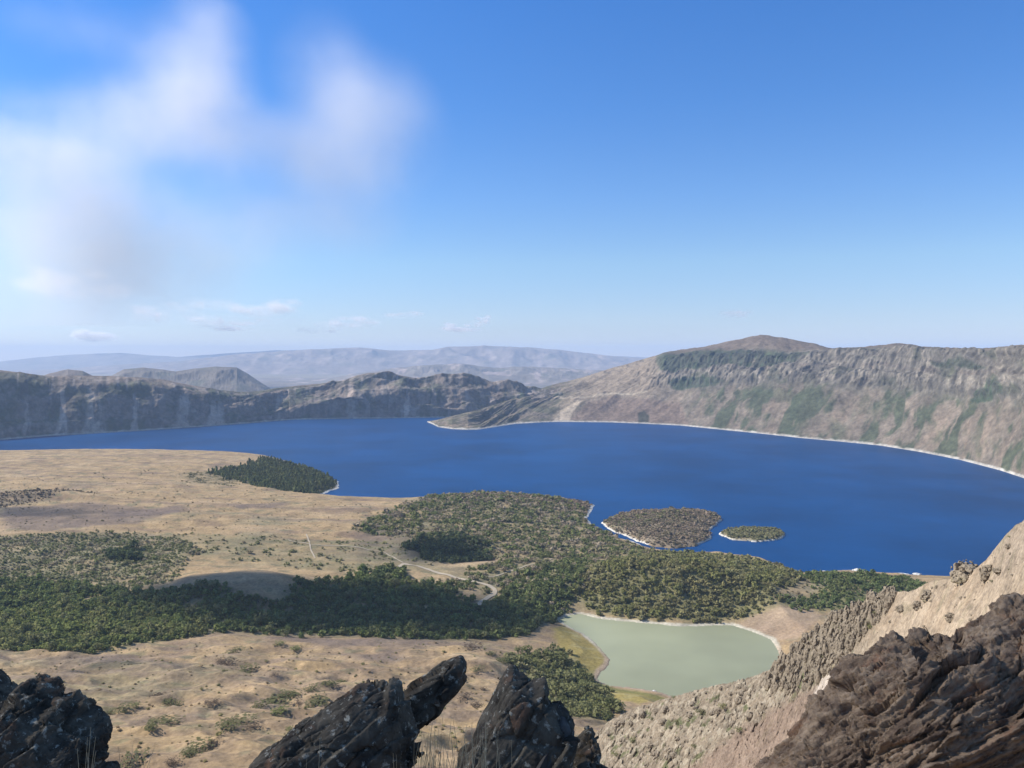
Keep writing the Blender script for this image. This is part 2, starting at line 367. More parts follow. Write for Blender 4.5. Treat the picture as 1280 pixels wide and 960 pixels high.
# vegetation zones: outline (photo pixels put down on the ground), spacing, crown radius, height factor, colours, patchiness
ZONES = [
 dict(n='scrub', spacing=15, r=(0.7, 1.7), hf=0.7, cols=[(0.10, 0.10, 0.055), (0.12, 0.10, 0.07), (0.085, 0.09, 0.05)], patch=0.50,
      px=[(-60, 830), (100, 815), (300, 812), (560, 805), (640, 812), (650, 850), (600, 960), (-60, 960)]),
 dict(n='scrub', spacing=19, r=(0.9, 2.0), hf=0.7, cols=[(0.10, 0.095, 0.06), (0.085, 0.08, 0.055)], patch=0.55,
      px=[(-60, 600), (200, 585), (420, 630), (560, 640), (500, 670), (200, 668), (-60, 668)]),
 dict(n='bright', spacing=7.5, r=(3.2, 5.0), hf=1.1, cols=[(0.082, 0.103, 0.040), (0.07, 0.09, 0.038), (0.10, 0.113, 0.052)], patch=0.05,
      px=[(-90, 768), (0, 768), (120, 762), (230, 768), (285, 785), (230, 797), (190, 803), (120, 816), (40, 815), (-90, 806)]),
 dict(n='dark', spacing=9.0, r=(3.6, 5.6), hf=1.1, ragged=35, cols=[(0.062, 0.085, 0.034), (0.072, 0.092, 0.04), (0.052, 0.072, 0.034)], patch=0.24,
      px=[(-90, 722), (0, 724), (90, 732), (160, 745), (225, 752), (255, 748), (300, 760), (345, 764), (380, 744), (420, 734), (450, 718), (490, 710), (520, 726), (560, 740), (590, 756), (615, 756), (650, 752), (692, 770), (640, 796), (540, 800), (400, 796), (330, 792), (280, 785), (230, 768), (120, 764), (-90, 768)]),
 dict(n='dark', spacing=8.5, r=(3.4, 5.2), hf=1.1, cols=[(0.052, 0.07, 0.032), (0.062, 0.08, 0.036)], patch=0.15,
      px=[(605, 762), (640, 736), (680, 712), (722, 700), (738, 708), (722, 728), (712, 752), (690, 776), (650, 794), (610, 796)]),
 dict(n='scrub', spacing=8.0, r=(1.7, 3.4), hf=0.8, cols=[(0.09, 0.10, 0.058), (0.075, 0.09, 0.045), (0.13, 0.125, 0.095)], patch=0.24,
      px=[(-90, 672), (60, 670), (160, 668), (215, 674), (250, 690), (215, 716), (212, 738), (150, 742), (90, 732), (0, 724), (-90, 722)]),
 dict(n='scrub', spacing=13, r=(1.8, 3.6), hf=0.8, cols=[(0.10, 0.105, 0.058), (0.085, 0.095, 0.05), (0.13, 0.12, 0.085)], patch=0.55,
      px=[(200, 668), (330, 672), (430, 676), (520, 672), (560, 700), (500, 712), (420, 715), (300, 700), (230, 696)]),
 dict(n='mixed', spacing=9.5, r=(2.6, 4.6), hf=1.0, cols=[(0.075, 0.088, 0.042), (0.06, 0.078, 0.036), (0.105, 0.105, 0.068), (0.13, 0.12, 0.10)], patch=0.36,
      px=[(440, 664), (470, 645), (520, 628), (560, 618), (640, 612), (735, 640), (735, 652), (775, 676), (815, 690), (770, 706), (735, 720), (715, 750), (692, 772), (650, 752), (610, 745), (560, 728), (600, 712), (640, 700), (600, 690), (540, 676)]),
 dict(n='grey', spacing=9.0, r=(2.4, 4.0), hf=0.8, cols=[(0.14, 0.12, 0.10), (0.11, 0.105, 0.075), (0.16, 0.135, 0.115)], patch=0.15,
      px=[(555, 618), (600, 611), (650, 609), (700, 614), (742, 632), (735, 640), (690, 636), (640, 626), (580, 628)]),
 dict(n='knoll', spacing=8.6, r=(3.2, 4.8), hf=1.1, cols=[(0.09, 0.10, 0.044), (0.08, 0.09, 0.042), (0.11, 0.112, 0.06), (0.10, 0.105, 0.06)], patch=0.04,
      px=[(718, 748), (728, 726), (760, 704), (815, 690), (850, 692), (920, 696), (985, 712), (990, 728), (966, 748), (930, 768), (880, 778), (840, 777), (790, 771), (745, 764)]),
 dict(n='grey', spacing=8.5, r=(2.4, 4.0), hf=0.8, cols=[(0.135, 0.118, 0.10), (0.11, 0.105, 0.08), (0.15, 0.13, 0.112)], patch=0.08,
      px=[(755, 654), (768, 648), (800, 643), (850, 641), (893, 645), (898, 651), (888, 658), (879, 665), (882, 673), (865, 680), (842, 682), (800, 673), (770, 662)]),
 dict(n='isletgreen', spacing=9.0, r=(2.2, 3.6), hf=0.9, cols=[(0.09, 0.10, 0.055), (0.075, 0.09, 0.045)], patch=0.5,
      px=[(755, 654), (768, 647), (800, 642), (860, 641), (850, 648), (800, 655), (775, 662)]),
 dict(n='isletgreen', spacing=8.5, r=(2.4, 3.6), hf=0.9, cols=[(0.10, 0.105, 0.065), (0.085, 0.095, 0.055)], patch=0.1,
      px=[(906, 668), (915, 664), (940, 662.5), (964, 663), (972, 667), (965, 672), (940, 673.5), (915, 672)]),
 dict(n='shore', spacing=9.0, r=(2.8, 4.4), hf=1.0, cols=[(0.055, 0.078, 0.035), (0.07, 0.09, 0.042)], patch=0.12,
      px=[(1000, 722), (1040, 716), (1060, 718), (1130, 722), (1160, 735), (1120, 760), (1060, 762), (1000, 762), (975, 750), (1010, 744), (1030, 735)]),
 dict(n='grey', spacing=13, r=(2.0, 3.4), hf=0.8, cols=[(0.10, 0.10, 0.07), (0.13, 0.12, 0.09)], patch=0.4,
      px=[(975, 735), (995, 724), (1030, 733), (1010, 745), (980, 750)]),
 dict(n='pine', spacing=10.5, r=(3.2, 4.6), hf=1.5, cols=[(0.055, 0.072, 0.036), (0.07, 0.085, 0.042)], patch=0.2,
      px=[(262, 591), (300, 584), (332, 573), (352, 577), (403, 592), (423, 604), (416, 611), (385, 617), (340, 611), (300, 602)]),
 dict(n='pond', spacing=9.5, r=(4.2, 7.0), hf=1.0, cols=[(0.085, 0.095, 0.05), (0.07, 0.082, 0.042), (0.11, 0.115, 0.07)], patch=0.18,
      px=[(640, 836), (668, 822), (695, 818), (712, 832), (735, 856), (756, 872), (762, 890), (758, 905), (700, 900), (690, 870), (665, 858)]),
 dict(n='darkclump', spacing=8, r=(3.5, 5.0), hf=1.2, cols=[(0.035, 0.05, 0.028)], patch=0.0,
      px=[(125, 698), (135, 690), (155, 688), (175, 694), (172, 701), (140, 702)]),
 dict(n='darkclump', spacing=8, r=(3.5, 5.0), hf=1.2, cols=[(0.04, 0.055, 0.03)], patch=0.15, ragged=40,
      px=[(512, 682), (530, 672), (570, 670), (605, 680), (605, 694), (570, 702), (530, 698)]),
 dict(n='scrub', spacing=12, r=(2.2, 3.8), hf=0.8, cols=[(0.07, 0.06, 0.05), (0.09, 0.08, 0.06)], patch=0.25,
      px=[(-60, 632), (0, 622), (40, 615), (80, 611), (118, 616), (60, 626), (0, 634), (-60, 640)]),
 dict(n='scrub', spacing=13, r=(1.8, 3.2), hf=0.7, cols=[(0.085, 0.085, 0.05), (0.10, 0.095, 0.06)], patch=0.5,
      px=[(225, 592), (262, 588), (300, 602), (290, 608), (240, 603)]),
]
for z in ZONES:
    z['poly'] = GP(z['px'])
    if z['n'] == 'grey' and z['px'][0] == (755, 654): z['poly'] = ISLE1.mean(0) + (ISLE1 - ISLE1.mean(0)) * 0.97
    if z['n'] == 'isletgreen' and z['px'][0] == (906, 668): z['poly'] = ISLE2.mean(0) + (ISLE2 - ISLE2.mean(0)) * 0.93

MARSH = GP([(686, 786), (700, 780), (716, 786), (735, 797), (755, 813), (765, 828), (752, 850), (765, 860), (826, 868), (850, 878), (800, 884), (755, 876), (735, 856), (712, 830), (690, 800)])
PINKSHORE = GP([(915, 783), (940, 770), (975, 758), (1015, 756), (1030, 770), (1000, 800), (965, 802), (935, 792)])
DARK_PATCHES = [GP(p) for p in ([(440, 690), (450, 662), (500, 655), (560, 668), (620, 680), (610, 700), (520, 705), (470, 700)],
                          [(0, 660), (0, 635), (120, 628), (230, 640), (180, 655), (60, 665)],
                          [(120, 640), (230, 632), (235, 640), (140, 650)], [(280, 632), (360, 627), (362, 633), (300, 637)],
                          [(330, 797), (400, 802), (560, 800), (540, 813), (400, 815)], [(440, 822), (490, 814), (520, 818), (500, 829), (455, 831)], [(215, 868), (235, 875), (225, 889), (200, 880)], [(260, 826), (330, 834), (320, 845), (265, 838)], [(60, 812), (130, 820), (200, 826), (180, 832), (70, 830)], [(590, 808), (620, 806), (630, 818), (600, 820)])]

# ------------------------------------------------------------------ terrain sheet
TICK('terrain sheet')
def terrain():
    th = np.concatenate([np.linspace(-52, -37, 60), np.linspace(-36.9, 36.9, 860), np.linspace(37, 52, 60)]) * math.pi / 180
    r = np.concatenate([[-60, -20, -5], np.linspace(1, 30, 40), np.geomspace(31, 560, 120), 560 * np.exp(np.arange(1, 560) * 0.0036)])
    # columns fan out from a point behind the viewpoint so the sheet also lies under and beside it
    T, R = np.meshgrid(th, r)
    X = (R + 70) * np.sin(T) * (0.35 + 0.65 * sstep(-60, 400, R)); X = R * np.sin(T) + 12 * np.tan(T) * sstep(300, 0, R); Y = R * np.cos(T)
    Z = height(X, Y)
    px, py = project(X, np.maximum(Y, 50), Z)
    C = np.zeros(X.shape + (3,)); C[:] = (0.36, 0.252, 0.134)
    n1 = fbm(X / 260, Y / 160, 3.3, 4); n2 = fbm(X / 45, Y / 30, 6.1, 4); n3 = fbm(X / 12, Y / 12, 2.2, 3)
    C *= (1 + 0.16 * n2 + 0.10 * n3)[..., None]
    C = mixc(C, (0.40, 0.285, 0.170), sstep(-0.05, 0.5, n1) * 0.7)
    C = mixc(C, (0.20, 0.14, 0.095), sstep(0.10, 0.5, fbm(X / 130, Y / 90, 9.9, 4)) * 0.75)
    C = mixc(C, (0.19, 0.135, 0.10), sstep(0.05, 0.4, fbm(X / 420, Y / 55, 15.5, 4)) * 0.6 * sstep(1350, 1800, Y))
    C = mixc(C, (0.42, 0.31, 0.185), sstep(0.05, 0.4, fbm(X / 300, Y / 50, 25.5, 4)) * 0.6)
    C = mixc(C, (0.185, 0.135, 0.10), sstep(0.14, 0.36, fbm(X / 150, Y / 42, 48.5, 5)) * 0.65 * sstep(1400, 1700, Y))
    C = mixc(C, (0.24, 0.205, 0.12), sstep(0.1, 0.35, fbm(X / 240, Y / 110, 52.5, 4)) * 0.6 * sstep(2700, 2100, Y))
    C = mixc(C, (0.20, 0.15, 0.115), sstep(0.12, 0.3, fbm(X / 60, Y / 26, 18.5, 4)) * 0.65 * sstep(1400, 1150, Y))
    C = mixc(C, (0.20, 0.19, 0.095), sstep(0.22, 0.5, fbm(X / 50, Y / 35, 12.5, 4)) * 0.5 * sstep(1300, 1000, Y))
    C = mixc(C, (0.155, 0.15, 0.085), sstep(0.16, 0.34, fbm(X / 34, Y / 22, 38.0, 4) + 0.25 * fbm(X / 160, Y / 120, 39.0, 2)) * 0.6)
    C = mixc(C, (0.20, 0.145, 0.10), sstep(0.35, 0.75, ridged(X / 110 + 0.4 * fbm(X / 150, Y / 100, 2.2), Y / 42, 45.0, 4)) * 0.6 * sstep(1500, 1150, Y))
    C *= (1 + 0.22 * fbm(X / 6, Y / 6, 40.0, 2))[..., None]
    warp = fbm(X / 25, Y / 18, 7.7, 3) * 12 + fbm(X / 80, Y / 60, 8.8, 3) * 22
    for b in DARK_PATCHES:  # soft dark ground patches, some with cloud shade painted into the colour
        d = polydist(X, Y, b) + fbm(X / 70, Y / 50, 1.1, 3) * 30
        C = mixc(C, (0.165, 0.125, 0.10), sstep(-12, 22, d) * 0.75)
    for z in ZONES[2:]:
        d = polydist(X, Y, z['poly']) + warp
        m = sstep(-22, 16, d)
        g = np.mean(z['cols'], axis=0)
        fl = g * np.array([1.45, 1.35, 1.2]) + np.array((0.33, 0.225, 0.13)) * 0.10
        pa = z['patch']
        if pa > 0.1:
            m = m * (0.45 + 0.55 * sstep(-0.5 + pa, 0.25 + pa * 0.3, fbm(X / 38, Y / 30, 20.0, 3) + 0.12))
        C = mixc(C, fl, m * 0.92)
    dm = polydist(X, Y, MARSH) + warp * 0.6
    C = mixc(C, (0.30, 0.235, 0.080), sstep(-4, 10, dm))
    C = mixc(C, (0.33, 0.29, 0.15), sstep(-4, 10, dm) * sstep(0.05, 0.3, n2) * 0.6)
    C = mixc(C, (0.13, 0.14, 0.05), sstep(-4, 10, dm) * sstep(-60, -20, polydist(X, Y, POND)) * sstep(640, 560, -X + 0) * sstep(1150, 1090, Y) * 0.75)
    dk = polydist(X, Y, PINKSHORE) + warp * 0.6
    C = mixc(C, (0.34, 0.245, 0.17), sstep(-4, 10, dk) * (0.7 + 0.3 * n2))
    # pale beaches and sediment rims
    dl = polydist(X, Y, LAND)
    lakeside = (Y > 1560) & ~((X > 230) & (X < 640) & (Y < 1900))
    C = mixc(C, (0.64, 0.61, 0.54), sstep(3.2, 1.9, Z) * lakeside * 0.9)
    dpo = polydist(X, Y, POND)
    rim = sstep(-9, -4, dpo + 3 * n3) * sstep(1160, 1260, Y)
    C = mixc(C, (0.50, 0.46, 0.36), rim * 0.9)
    C = mixc(C, (0.40, 0.30, 0.24), sstep(-9, -4, dpo) * sstep(1260, 1160, Y) * 0.7)
    # near mountain side
    nm = sstep(520, 300, Y)
    C = mixc(C, (0.30, 0.22, 0.145), nm * (0.5 + 0.5 * n3))
    V = np.stack([X, Y, Z], -1).reshape(-1, 3)
    Q = grid_quads(len(r), len(th))[:, ::1]
    zq = V[Q][:, :, 2].max(1)
    Q = Q[zq > -1.2]
    cxy = V[Q].mean(1)
    i1 = polydist(cxy[:, 0], cxy[:, 1], ISLE1) > -30; i2 = polydist(cxy[:, 0], cxy[:, 1], ISLE2) > -30
    ld = polydist(cxy[:, 0], cxy[:, 1], LAND)
    i1 &= ~(ld > polydist(cxy[:, 0], cxy[:, 1], ISLE1)); i2 &= ~i1
    Cf = C.reshape(-1, 3)
    def sub(name, sel, **kw):
        q = Q[sel]; u, inv = np.unique(q, return_inverse=True)
        link(name, make_mesh(name, V[u], inv.reshape(q.shape), Cf[u], True), M_TERRAIN, **kw)
    sub('terrain', ~(i1 | i2), kind='structure', label='tawny crater floor with dry grass, marsh and the mountain side below the viewpoint')
    sub('island', i1, kind='structure', label='larger scrub covered island with a pale stony rim close to the wooded shore')
    sub('island', i2, kind='structure', label='small flat oval island ringed by white shore in the blue lake')
terrain()

# ------------------------------------------------------------------ water
TICK('water')
def water_mat(name, col, rough, bump, scale, spec=0.5):
    m, nt, b = new_mat(name)
    b.inputs['Base Color'].default_value = (*col, 1); b.inputs['Roughness'].default_value = rough
    b.inputs['IOR'].default_value = 1.33; b.inputs['Specular IOR Level'].default_value = spec
    n = noise_node(nt, scale, 6, 0.6); n2 = noise_node(nt, 0.0022, 4, 0.6)
    bp = nt.nodes.new('ShaderNodeBump'); bp.inputs['Strength'].default_value = bump; bp.inputs['Distance'].default_value = 1.0
    nt.links.new(n.outputs['Fac'], bp.inputs['Height']); nt.links.new(bp.outputs[0], b.inputs['Normal'])
    c = mixcol(nt, 'MIX', maprange(nt, n2.outputs['Fac'], 0.35, 0.65, 0, 1), tuple(v * 0.80 for v in col), tuple(v * 1.2 for v in col))
    nt.links.new(c, b.inputs['Base Color'])
    return m
M_LAKE = water_mat('deep_blue_water', (0.002, 0.048, 0.160), 0.4, 0.25, 0.05, 0.06)
M_POND = water_mat('milky_green_water', (0.30, 0.31, 0.195), 0.35, 0.12, 0.3, 0.2)
lake_pts = np.array([(x, y, 0.0) for x in np.linspace(-7000, 7000, 8) for y in np.linspace(500, 7600, 8)])
link('lake_water', make_mesh('lake_water', lake_pts, grid_quads(8, 8)), M_LAKE, kind='structure', label='deep blue crater lake')
pc = POND.mean(0); pp = pc + (POND - pc) * 1.10
link('pond_water', make_mesh('pond_water', np.concatenate([np.c_[pp, np.full(len(pp), 0.6)]]), np.arange(len(pp))[::-1][None, :]), M_POND, kind='structure', label='opaque grey green pond')

# ------------------------------------------------------------------ far ground sheet
TICK('far ground sheet')
a = np.linspace(0, 2 * math.pi, 64, endpoint=False)
ring = np.concatenate([np.c_[R_ * np.cos(a), R_ * np.sin(a), np.full(64, -140.0)] for R_ in (8500, 16000, 30000, 46000)])
qs = np.concatenate([[(k * 64 + i, k * 64 + (i + 1) % 64, (k + 1) * 64 + (i + 1) % 64, (k + 1) * 64 + i) for i in range(64)] for k in range(3)])
C = np.zeros((256, 3)); C[:] = (0.26, 0.22, 0.16)
link('ground', make_mesh('ground', ring, qs[:, ::-1], C), M_FAR, kind='structure', label='dry plain far beyond the crater')

# ------------------------------------------------------------------ crater walls
TICK('crater walls')
def wall(name, pxs, shore, rows, subs, disp, colour, label):
    n = len(pxs)
    sx, sy, sz = at_height(pxs, curve(shore, pxs), 0.0)
    pts = [np.stack([sx, sy, sz - 3], -1)]; pyr = [curve(shore, pxs)]
    for (pyp, off) in rows:
        py = curve(pyp, pxs); d = sy + curve(off, pxs)
        x, y, z = at_depth(pxs, py, d); pts.append(np.stack([x, y, z], -1)); pyr.append(py)
    back = pts[-1].copy(); sc_ = (back[:, 1] + 1200) / back[:, 1]
    back[:, 0] *= sc_; back[:, 1] *= sc_; back[:, 2] -= 420
    pts.append(back); pyr.append(pyr[-1] + 30)
    G = []; PY = []; VV = []
    for k in range(len(pts) - 1):
        m = subs[k]
        for j in range(m):
            t = j / m
            G.append(pts[k] * (1 - t) + pts[k + 1] * t); PY.append(pyr[k] * (1 - t) + pyr[k + 1] * t); VV.append(k + t)
    G.append(pts[-1]); PY.append(pyr[-1]); VV.append(len(pts) - 1)
    G = np.array(G); PY = np.array(PY); VV = np.array(VV)[:, None] * np.ones((1, n)); PX = np.ones((len(G), 1)) * pxs[None]
    # soften the breaks between the rows
    for _ in range(6):
        G[1:-1] = 0.25 * G[:-2] + 0.5 * G[1:-1] + 0.25 * G[2:]
    du = np.gradient(G, axis=1); dv = np.gradient(G, axis=0)
    nn = np.cross(du, dv); nn /= np.linalg.norm(nn, axis=-1)[..., None] + 1e-9
    s = np.concatenate([[0], np.cumsum(np.linalg.norm(np.diff(pts[0][:, :2], axis=0), axis=1))])
    S = np.ones((len(G), 1)) * s[None]
    D = disp(PX, PY, VV, S, G)
    G2 = G + nn * D[..., None]
    C = colour(PX, PY, VV, S, G2, D)
    C = mixc(C, (0.42, 0.39, 0.34), sstep(9, 5.5, G2[..., 2] + 5 * fbm(S / 60, S * 0, 1.0, 3)) * 0.9)
    link(name, make_mesh(name, G2.reshape(-1, 3), grid_quads(len(G), n), C, True), M_WALL, kind='structure', label=label)

# western cliffs (left and centre of the view)
pxs = np.linspace(-420, 700, 1300)
L_shore = [(-420, 586), (-300, 574), (-100, 558), (0, 550), (60, 545), (100, 543), (200, 537), (300, 530), (360, 525), (420, 523.5), (480, 523), (540, 522), (600, 522), (700, 521)]
L_crest = [(-420, 432), (-250, 440), (-100, 452), (0, 461), (60, 468), (150, 469), (200, 473), (235, 480), (270, 486), (300, 490), (330, 487), (345, 484), (400, 479), (430, 474), (447, 468), (462, 466), (482, 465), (500, 469), (520, 472), (560, 473), (585, 474), (610, 481), (640, 481), (660, 484), (700, 490)]
L_low = [(p, 0.80 * curve(L_shore, p) + 0.20 * curve(L_crest, p)) for p in range(-420, 701, 20)]
L_top = [(p, 0.22 * curve(L_shore, p) + 0.78 * curve(L_crest, p)) for p in range(-420, 701, 20)]
def L_disp(PX, PY, VV, S, G):
    fade = sstep(0.0, 0.9, VV) * sstep(3.0, 2.3, VV)
    rib = ridged(S / 420 + 0.25 * VV, VV * 0.45, 0.7, 5, 0.5) + 2.2 * ridged(S / 1300, VV * 0.3, 4.7, 3)
    rough = fbm(S / 70, VV * 3, 2.0, 4)
    amp = 22 + 40 * sstep(330, 450, PX)
    return fade * (amp * (rib - 0.4) + 34 * fbm(S / 240, VV * 1.3, 77.0, 4) + 12 * rough) + sstep(2.6, 3.0, VV) * sstep(3.6, 3.0, VV) * (fbm(S / 260, VV * 2, 9.0, 5) * 10 + 3)
def L_col(PX, PY, VV, S, G, D):
    C = np.zeros(PX.shape + (3,)); C[:] = (0.19, 0.152, 0.125)
    n = fbm(S / 160, VV * 1.2, 3.0, 4); n2 = fbm(S / 40, VV * 2.5, 5.0, 4); n3 = fbm(S / 60, VV * 1.4, 8.0, 3)
    C *= (1 + 0.35 * n2)[..., None]
    C = mixc(C, (0.075, 0.09, 0.06), sstep(-0.08, 0.25, n) * sstep(2.7, 2.1, VV) * 0.95)
    C = mixc(C, (0.27, 0.22, 0.19), sstep(0.08, 0.32, n3) * sstep(0.1, 0.5, VV) * (0.5 + 0.4 * sstep(380, 460, PX)))
    C = mixc(C, (0.30, 0.23, 0.18), sstep(0.08, 0.3, -n) * sstep(1.2, 0.5, VV) * 0.8)
    fan = lambda c, w: sstep(w, w * 0.35, np.abs(PX - c + 5 * n2) * (0.4 + 0.5 * VV))
    C = mixc(C, (0.22, 0.175, 0.14), sstep(0.0, 0.3, fbm(S / 330, VV * 1.1, 71.0, 4)) * 0.75)
    C = mixc(C, (0.085, 0.095, 0.06), sstep(0.05, 0.3, fbm(S / 380, VV * 1.3, 73.0, 4)) * 0.7)
    C = mixc(C, (0.25, 0.21, 0.18), sstep(400, 450, PX) * sstep(-0.05, 0.2, n3) * 0.7)  # centre cliffs paler, their sunlit brightness painted into the rock colour
    for c, w, k in ((78, 6, .8), (32, 4, .5), (115, 13, .7), (168, 3.5, .8), (228, 9, .7), (268, 10, .7), (345, 6, .5), (508, 3, .9), (440, 5, .6)):
        C = mixc(C, (0.46, 0.36, 0.29), fan(c, w) * sstep(2.25, 1.3, VV + 0.5 * n) * k)
    C = mixc(C, (0.23, 0.18, 0.14), sstep(2.8, 3.0, VV) * sstep(-0.2, 0.25, n + 0.3 * sstep(180, 230, PX) * sstep(320, 290, PX)) * 0.8)
    C = mixc(C, (0.30, 0.25, 0.215), sstep(0.05, 0.3, fbm(S / 28, VV * 0.6, 51.0, 4)) * sstep(1.7, 2.1, VV) * sstep(2.75, 2.5, VV) * 0.8)
    C = mixc(C, (0.10, 0.095, 0.085), sstep(0.05, 0.3, fbm(S / 45, VV * 0.8, 53.0, 4)) * 0.7)
    C = mixc(C, (0.08, 0.085, 0.055), sstep(2.9, 3.05, VV) * sstep(0.0, 0.25, -n) * 0.7)
    return C
wall('crater_wall', pxs, L_shore, [(L_low, [(-420, 90), (700, 90)]), (L_top, [(-420, 290), (300, 260), (700, 230)]), (L_crest, [(-420, 620), (200, 600), (420, 330), (700, 400)])],
     [22, 60, 22, 8], L_disp, L_col, 'dark ribbed crater cliffs along the far shore of the lake')

# northern wall (right half), lit from the left
pxs = np.concatenate([np.linspace(534, 1290, 1250), np.linspace(1292, 1700, 150)])
R_shore = [(534, 528), (540, 530), (548, 534), (565, 536.5), (585, 537.5), (600, 537), (625, 533), (645, 530), (680, 528), (700, 527.5), (760, 528), (800, 529.5), (850, 532), (900, 537), (950, 542), (1000, 547.5), (1050, 552), (1100, 557), (1150, 565), (1200, 575), (1250, 588), (1280, 598), (1340, 622), (1420, 660), (1700, 800)]
R_crest = [(534, 526.5), (545, 525), (560, 521), (580, 516), (600, 511), (620, 505), (640, 497), (660, 489), (690, 480), (720, 473), (760, 460), (800, 449), (830, 440), (850, 437), (880, 433), (905, 428), (925, 424), (940, 420.5), (950, 419), (962, 420), (980, 422), (1000, 425.5), (1020, 430), (1040, 435), (1060, 434.5), (1080, 433.5), (1100, 431.5), (1115, 430), (1130, 430), (1145, 432), (1165, 435), (1200, 435), (1240, 435.5), (1262, 432), (1280, 431), (1400, 424), (1700, 395)]
R_crest = [(p_, y_ - 3.0 * max(0, 1 - abs(p_ - 950) / 130) - 1.2 * (1080 < p_ < 1170)) for p_, y_ in R_crest]
R_bench = [(534, 527), (600, 517), (660, 497), (720, 481), (800, 462), (830, 446), (870, 443), (920, 443), (960, 443.5), (1000, 442.5), (1040, 440.5), (1100, 436), (1130, 434.5), (1170, 438), (1240, 439), (1280, 435), (1400, 428), (1700, 400)]
R_foot = [(534, 528), (600, 526), (660, 510), (720, 496), (800, 486), (850, 484), (900, 482), (950, 478), (1000, 478), (1050, 480), (1100, 484), (1150, 490), (1200, 496), (1280, 502), (1400, 520), (1700, 560)]
off = lambda k: [(534, 30 * k + 10 * k), (580, 380 * k), (640, 800 * k), (700, 1100 * k), (800, 1250 * k), (1000, 1250 * k), (1280, 950 * k), (1700, 600 * k)]
def R_disp(PX, PY, VV, S, G):
    fade = sstep(0.0, 0.7, VV) * sstep(534, 620, PX)
    cliff = sstep(0.85, 1.15, VV) * sstep(2.25, 1.9, VV) * sstep(760, 860, PX)
    lean = S - 330 * VV
    rib = ridged(lean / 95, VV * 0.6, 0.7, 4, 0.6)
    gul = ridged(lean / 330, VV * 0.35, 6.1, 4, 0.5)
    return fade * (30 * (gul - 0.4) * sstep(3, 2.2, VV) + cliff * (30 * (rib - 0.3) + 16 * (ridged(S / 42 - VV * 3, VV * 0.8, 3.3, 3) - 0.3)) + 9 * fbm(S / 80, VV * 4, 2.0, 4)
                   + cliff * 9 * np.sin(VV * 11 + 7 * fbm(S / 420, VV * 1.5, 3.1, 4))) + sstep(2.8, 3.1, VV) * fbm(S / 160, VV * 2, 9.0, 4) * 6
